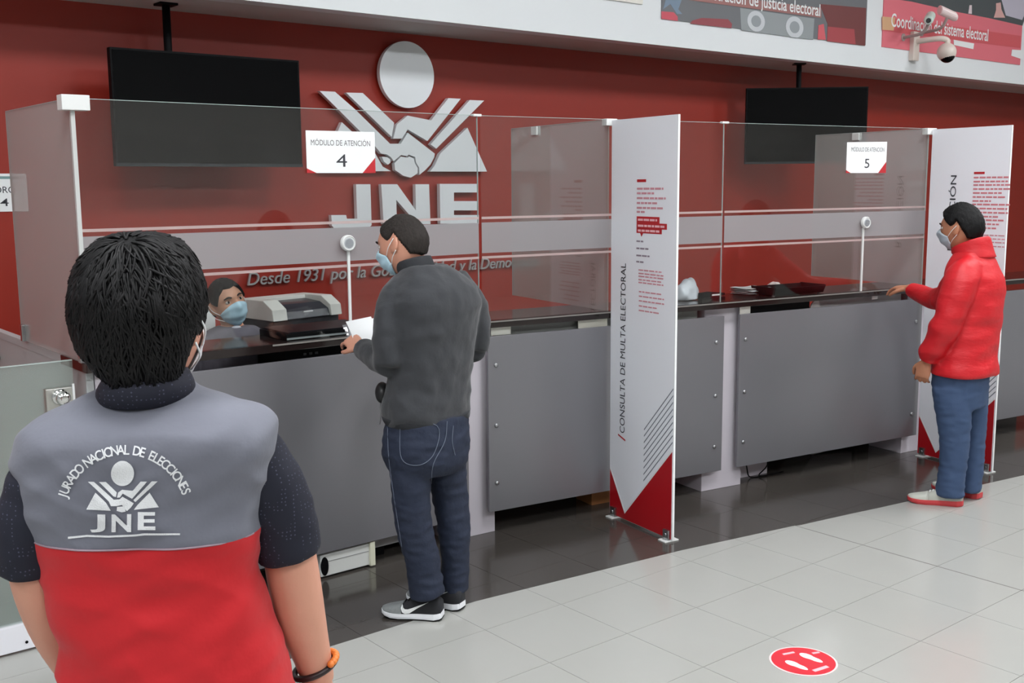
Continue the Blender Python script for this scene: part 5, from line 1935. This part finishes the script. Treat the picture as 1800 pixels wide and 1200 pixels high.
def cut(me, z, keep_above):
    bm = bmesh.new()
    bm.from_mesh(me)
    sag = lambda x: 0.0
    r = bmesh.ops.bisect_plane(bm, geom=bm.verts[:] + bm.edges[:] + bm.faces[:], plane_co=(0, 0, z), plane_no=(0.01, 0, 1), clear_inner=keep_above, clear_outer=not keep_above)
    out = bpy.data.meshes.new('vest')
    bm.to_mesh(out)
    bm.free()
    return out


vest_o = link('vest', cut(me, zb, True), M_VG, fv.root, True)
vest_lo = link('vest_lower', cut(me, zb, False), M_VR, vest_o, True)
BV = BVHTree.FromPolygons([p.co[:] for p in me.vertices], [tuple(p.vertices) for p in me.polygons])
ORI = Vector((-(fv.g @ fv.R), -(fv.g @ fv.F), CAM[2]))


def cast(px, py, lift):
    d = ray(px, py)
    dl = Vector((d[:2] @ fv.R, d[:2] @ fv.F, d[2])).normalized()
    h = BV.ray_cast(ORI, dl)
    if h[0] is None:
        return None
    return np.array(h[0]) + np.array(h[1]) * lift


# seam piping
pts = [cast(x, y, 0.001) for x, y in zip(np.linspace(62, 446, 40), [963 + 4 * math.sin(i / 39 * math.pi * 2) * 0 for i in range(40)])]
pts = [p for p in pts if p is not None]
pts = [np.array([p[0], p[1], zb - 0.01 * p[0]]) for p in pts]
v, f = sweep(pts, [0.0016] * len(pts), 6, 1)
mesh_obj('yoke_seam', v, f, mat('seam_grey', (150, 130, 140), 0.7), vest_o)
M_EMB = mat('embroidery_white', (226, 228, 230), 0.75, bump=0.3, bscale=500)


def emb(name, verts2, faces, lift=0.0022, step=5.0):
    """lay a flat shape given in photo pixels onto the back of the vest"""
    bm = bmesh.new()
    vs = [bm.verts.new((x, y, 0)) for x, y in verts2]
    for q in faces:
        try:
            bm.faces.new([vs[i] for i in q])
        except ValueError:
            pass
    bmesh.ops.triangulate(bm, faces=bm.faces[:])
    for _ in range(4):
        es = [e for e in bm.edges if e.calc_length() > step]
        if not es:
            break
        bmesh.ops.subdivide_edges(bm, edges=es, cuts=1)
        bmesh.ops.triangulate(bm, faces=[q for q in bm.faces if len(q.verts) > 3])
    ok = True
    for vv in bm.verts:
        p = cast(vv.co.x, vv.co.y, lift)
        if p is None:
            ok = False
            break
        vv.co = p
    if ok:
        me2 = bpy.data.meshes.new(name)
        bm.to_mesh(me2)
        link(name, me2, M_EMB, emblem)
    bm.free()


ep = cast(215, 880, 0.001)
emblem = empty('back_emblem', (0, 0, 0))
bpy.data.objects.remove(emblem)
emblem = vest_o


def e8(u, v_):
    return (80 + u / 5.714, 760 + v_ / 5.714)


def polyemb(name, pts):
    emb(name, [e8(*p) for p in pts], [tuple(range(len(pts)))])


polyemb('emblem_disc', circle(778, 408, 116, 36, 126))
polyemb('emblem_arm', [(430, 490), (490, 490), (690, 672), (748, 668), (776, 640), (890, 705), (860, 750), (820, 785), (815, 730), (770, 722), (720, 735), (700, 735), (660, 735), (640, 690), (520, 575)])
polyemb('emblem_arm', [(540, 492), (610, 490), (722, 600), (712, 645), (688, 640)])
polyemb('emblem_arm', [(960, 488), (1024, 488), (872, 660), (780, 610), (752, 650), (722, 652), (735, 600), (775, 572), (880, 580)])
polyemb('emblem_arm', [(1070, 484), (1128, 484), (905, 694), (885, 674)])
polyemb('emblem_triangle', [(505, 600), (415, 770), (660, 778), (640, 745), (610, 700)])
polyemb('emblem_triangle', [(1048, 596), (1140, 745), (890, 772), (925, 725)])
polyemb('emblem_fist', [(722, 742), (800, 735), (808, 790), (770, 796), (718, 782)])
polyemb('emblem_underline', [(232, 1042), (420, 1022), (640, 1030), (900, 1016), (1000, 1004), (1352, 1008), (1352, 1026), (1000, 1024), (900, 1036), (640, 1050), (420, 1044), (232, 1064)])
for ch, x0, x1, dy in (('J', 455, 605, 4), ('N', 668, 865, 2), ('E', 930, 1105, -18)):
    v, f = text_mesh(ch, 1.0, offset=0.03)
    lo, hi = v.min(0), v.max(0)
    V2 = [e8(x0 + (p[0] - lo[0]) / (hi[0] - lo[0]) * (x1 - x0), 992 + dy - (p[1] - lo[1]) / (hi[1] - lo[1]) * 180) for p in v]
    emb('emblem_letter', V2, f)
# arched line of lettering
A_, B_, C_ = np.array([175, 650.0]), np.array([790, 175.0]), np.array([1420, 615.0])
ax, ay, bx_, by_, cx_, cy_ = *A_, *B_, *C_
dd = 2 * (ax * (by_ - cy_) + bx_ * (cy_ - ay) + cx_ * (ay - by_))
ux = ((ax * ax + ay * ay) * (by_ - cy_) + (bx_ * bx_ + by_ * by_) * (cy_ - ay) + (cx_ * cx_ + cy_ * cy_) * (ay - by_)) / dd
uy = ((ax * ax + ay * ay) * (cx_ - bx_) + (bx_ * bx_ + by_ * by_) * (ax - cx_) + (cx_ * cx_ + cy_ * cy_) * (bx_ - ax)) / dd
Rr = math.hypot(ax - ux, ay - uy)
a0, a1 = math.atan2(A_[1] - uy, A_[0] - ux), math.atan2(C_[1] - uy, C_[0] - ux)
a1 = a1 if a1 > a0 else a1 + 2 * math.pi
if a0 > 0:
    a0 -= 2 * math.pi
    a1 -= 2 * math.pi if a1 > 0 and a1 - a0 > 2 * math.pi else 0
S = 'JURADO NACIONAL DE ELECCIONES'
wid = [0.62 if c_ != ' ' else 0.45 for c_ in S]
wid = [0.35 if c_ == 'I' else (0.5 if c_ in 'JLE' else w_) for c_, w_ in zip(S, wid)]
tot = sum(wid)
acc = 0
for c_, w_ in zip(S, wid):
    if c_ != ' ':
        a = a0 + (acc + w_ / 2) / tot * (a1 - a0)
        v, f = text_mesh(c_, 1.0, 'CENTER', offset=0.015)
        sc_ = 98 / 0.73
        tx = np.array([-math.sin(a), math.cos(a)])
        ty = np.array([math.cos(a), math.sin(a)])
        V2 = []
        for p in v:
            q = np.array([ux, uy]) + ty * (Rr - 45 + p[1] * sc_) + tx * p[0] * sc_ * 0.86
            V2.append(e8(q[0], q[1]))
        emb('arched_letter', V2, f)
    acc += w_
# navy short-sleeved shirt under the vest
M_NAVY = bpy.data.materials.new('navy_dotted')
M_NAVY.use_nodes = True
nt = M_NAVY.node_tree
b_ = nt.nodes['Principled BSDF']
b_.inputs['Roughness'].default_value = 0.8
tc = nt.nodes.new('ShaderNodeTexCoord')
vo = nt.nodes.new('ShaderNodeTexVoronoi')
vo.inputs['Scale'].default_value = 150
vo.inputs['Randomness'].default_value = 0.25
nt.links.new(tc.outputs['Object'], vo.inputs['Vector'])
cmp_ = nt.nodes.new('ShaderNodeMath')
cmp_.operation = 'LESS_THAN'
cmp_.inputs[1].default_value = 0.2
nt.links.new(vo.outputs['Distance'], cmp_.inputs[0])
mx = nt.nodes.new('ShaderNodeMix')
mx.data_type = 'RGBA'
mx.inputs[6].default_value = lin((20, 22, 38))
mx.inputs[7].default_value = lin((66, 68, 88))
nt.links.new(cmp_.outputs[0], mx.inputs[0])
nt.links.new(mx.outputs[2], b_.inputs['Base Color'])
sl_ = []
sl_.append(loft(fv.rings([(r[0], r[1] + 14, r[2] - 14) for r in vrows if r[0] < 1300], PH, 0.55, 2.5, -0.01), 40, 2))
sl_.append(sweep([L(120, 800, 0.02), L(84, 830, 0.02), L(58, 885, 0.025), L(48, 940, .03), L(52, 996, .04)], [.045, .050, .050, .050, .050], 22, 4))
sl_.append(sweep([L(405, 775, -.02), L(434, 795, -.02), L(468, 850, -.015), L(494, 910, -.01), L(508, 970, -.005)], [.05, .058, .060, .058, .056], 22, 4))
me = fuse_mesh(sl_, 0.0065, 5)
displace(me, wrinkle(0.0035, 10, 10, 16, 2.0))
shirt = link('shirt', me, M_NAVY, fv.root, True)
cr = [(*L(256, 706, -.004), .070, .070, 0, 2.2), (*L(257, 686, -.010), .077, .078, 0, 2.2), (*L(259, 666, -.014), .070, .074, 0, 2.2), (*L(262, 648, -.012), .060, .064, 0, 2.2)]
me = fuse_mesh([loft(cr, 32, 3)], 0.006, 2)
link('collar', me, M_NAVY, shirt, True)
v, f = sweep([cast(195, 697, 0.003), cast(240, 693, 0.004), cast(290, 692, 0.004), cast(330, 690, 0.003)] if all(cast(x, y, 0) is not None for x, y in ((195, 697), (240, 693), (290, 692), (330, 690))) else [L(195, 697, -.1), L(250, 694, -.1), L(330, 690, -.1)], [0.0022] * (4 if all(cast(x, y, 0) is not None for x, y in ((195, 697), (240, 693), (290, 692), (330, 690))) else 3), 8, 3)
mesh_obj('collar_trim', v, f, mat('trim_maroon', (120, 24, 44), 0.7), shirt, smooth=True)
# trousers and shoes (below the frame)
tr = [loft([(0.03, 0, 0.62, .19, .13, 0, 2.3), (0.03, 0, .8, .2, .14, 0, 2.3), (0.03, 0, .95, .19, .13, 0, 2.3)], 30, 3)]
for s in (-1, 1):
    tr.append(sweep([(0.03 + s * .09, 0, .8), (0.03 + s * .10, .0, .45), (0.03 + s * .10, .01, .08)], [.10, .08, .075], 18, 4))
me = fuse_mesh(tr, 0.012, 4)
link('trousers', me, mat('dark_trousers', (30, 32, 40), 0.85), fv.root, True)
for s in (-1, 1):
    shoe(fv.root, (0.03 + s * .10, -.09), (0.03 + s * .13, .17), SH1, L=0.28)
# body
HC = L(258, 566, 0.005)
HM = mat4(rot_m(math.radians(-30), math.radians(-4), 0), HC, 1.06)
body = head_parts(HM)
body.append(sweep([L(255, 715, .0), L(258, 680, .0), L(258, 640, -.002), L(258, 610, .0)], [.05, .050, .054, .06], 18, 3))
body.append(loft(fv.rings([(r[0], r[1] + 24, r[2] - 24) for r in vrows if r[0] < 1500], PH, 0.5, 2.5, -0.02), 32, 2))
body.append(sweep([L(125, 800, 0.02), L(66, 885, .028), L(58, 985, .04)], [.030, .036, .040], 16, 4))
body.append(sweep([L(58, 975, .04), L(76, 1040, .06), L(104, 1110, .10), L(138, 1180, .16)], [.043, .045, .043, .034], 16, 4))
body.append(sweep([L(405, 785, -.02), L(468, 850, -.012), L(506, 965, .0)], [.035, .042, .043], 16, 4))
body.append(sweep([L(506, 955, .0), L(517, 1020, .008), L(530, 1090, .02), L(548, 1150, .03), L(560, 1195, .04)], [.0445, .0455, .043, .034, .029], 18, 4))
body += hand_parts(L(560, 1195, .04), (0.12, 0.05, -1), (-.6, .8, 0), 1, 0.5, 1.0)
body += hand_parts(L(138, 1180, .16), (0.55, 0.5, -.55), (0, .5, -.8), -1, 0.5, 1.0)
for s in (-1, 1):
    body.append(sweep([(0.03 + s * .08, 0, .9), (0.03 + s * .10, 0, .45), (0.03 + s * .10, .01, .08)], [.08, .055, .045], 14, 3))
me = fuse_mesh(body, 0.005, 3)
link('body', me, mat('skin_arm', (210, 152, 128), 0.5, var=0.06, vscale=14, bump=0.04, bscale=120), fv.root, True)
# bracelet
c = L(553, 1172, .035)
ring = []
for i in range(25):
    a = 2 * math.pi * i / 24
    ring.append(c + np.array([math.cos(a) * .036, math.sin(a) * .034, -math.cos(a) * -.012]))
v, f = sweep(ring, [0.006] * 25, 8, 1)
mesh_obj('bracelet', v, f, mat('bead_dark', (40, 26, 26), 0.4), fv.root, smooth=True)
for i in range(10):
    a = -0.9 + i * 0.2
    p = c + np.array([math.cos(a) * .038, math.sin(a) * .036 - .004, .008 - math.cos(a) * -.012])
    v, f = sphere(p, 0.0065, 10, 8)
    mesh_obj('bead', v, f, mat('bead_orange', (226, 126, 50), 0.35), fv.root, smooth=True)
# hair mass
hrows = [(672, 196, 312, -.055, .55), (656, 182, 318, -.05, .62), (636, 160, 322, -.045, .66), (610, 139, 334, -.035, .76), (578, 129, 349, -.02, .86), (540, 125, 357, -.008, .98), (500, 127, 352, 0, 1.05), (465, 139, 339, 0, 1.05), (440, 155, 324, 0, 1.05), (424, 176, 304, 0, 1.05), (414, 205, 276, 0, 1.05)]
hv = loft(fv.rings(hrows, 0.0, 1.0, 2.1), 48, 4)
me = fuse_mesh([hv], 0.006, 4)
displace(me, lambda c: 0.0035 * noise.noise(Vector((c.x * 40, c.y * 40, c.z * 10))) + 0.004 * noise.noise(Vector((c.x * 14, c.y * 14, c.z * 14))))
HB = BVHTree.FromPolygons([p.co[:] for p in me.vertices], [tuple(p.vertices) for p in me.polygons])
hair = link('hair', me, M_HAIRBLACK, fv.root, True)
# locks combed from the crown over the mass
hc = np.array(L(243, 545, 0.0)) + np.array([0, -0.005, 0.03])
crown = np.array([L(222, 440, 0)[0], -0.045, hc[2] + 0.09])
cd = crown - hc
cd /= np.linalg.norm(cd)
random.seed(11)
V, Fs = [], []


def on_hair(d, lift):
    h = HB.ray_cast(Vector(hc + d * 0.5), Vector(-d))
    return None if h[0] is None else np.array(h[0]) + d * lift


def perp(d):
    r_ = np.array([random.gauss(0, 1) for _ in range(3)])
    r_ -= (r_ @ d) * d
    return r_ / np.linalg.norm(r_)


cnt = 0
for _ in range(2600):
    th = math.acos(1 - random.random() * 1.72)
    side = perp(cd)
    d = cd * math.cos(th) + side * math.sin(th)
    if d[1] > 0.55 and d[2] < 0.35:
        continue
    step = random.uniform(0.10, 0.17)
    curl = random.gauss(0, 0.3)
    tw = np.cross(cd, side)
    pts = []
    for k in range(6):
        t = th + step * k
        s2 = side * math.cos(curl * k / 5) + tw * math.sin(curl * k / 5)
        q = cd * math.cos(t) + s2 * math.sin(t)
        lift = 0.0015 + (0.004 * math.sin(math.pi * k / 5)) + (0.004 * max(0, k - 3) if random.random() < .25 else 0)
        p = on_hair(q, lift)
        if p is None:
            break
        pts.append(p)
    if len(pts) < 4:
        continue
    pts = np.array(pts)
    if pts[:, 2].min() < float(L(250, 672, 0)[2]) - 0.004:
        continue
    w0 = random.uniform(0.0016, 0.0032)
    rr = [w0 * q for q in (0.6, 1.0, 1.0, 0.85, 0.6, 0.15)][:len(pts)]
    v, f = sweep(pts, rr, 4, 1)
    n0 = len(V)
    V += v
    Fs += [tuple(i + n0 for i in q) for q in f]
    cnt += 1
o = mesh_obj('hair_locks', V, Fs, mat('hair_lock', (8, 7, 8), 0.55, spec=0.3), hair, smooth=True)
o['kind'] = 'stuff'
face_mask(HM, mat('mask_white', (222, 220, 222), 0.7), fv.root)
eyes(HM, fv.root)
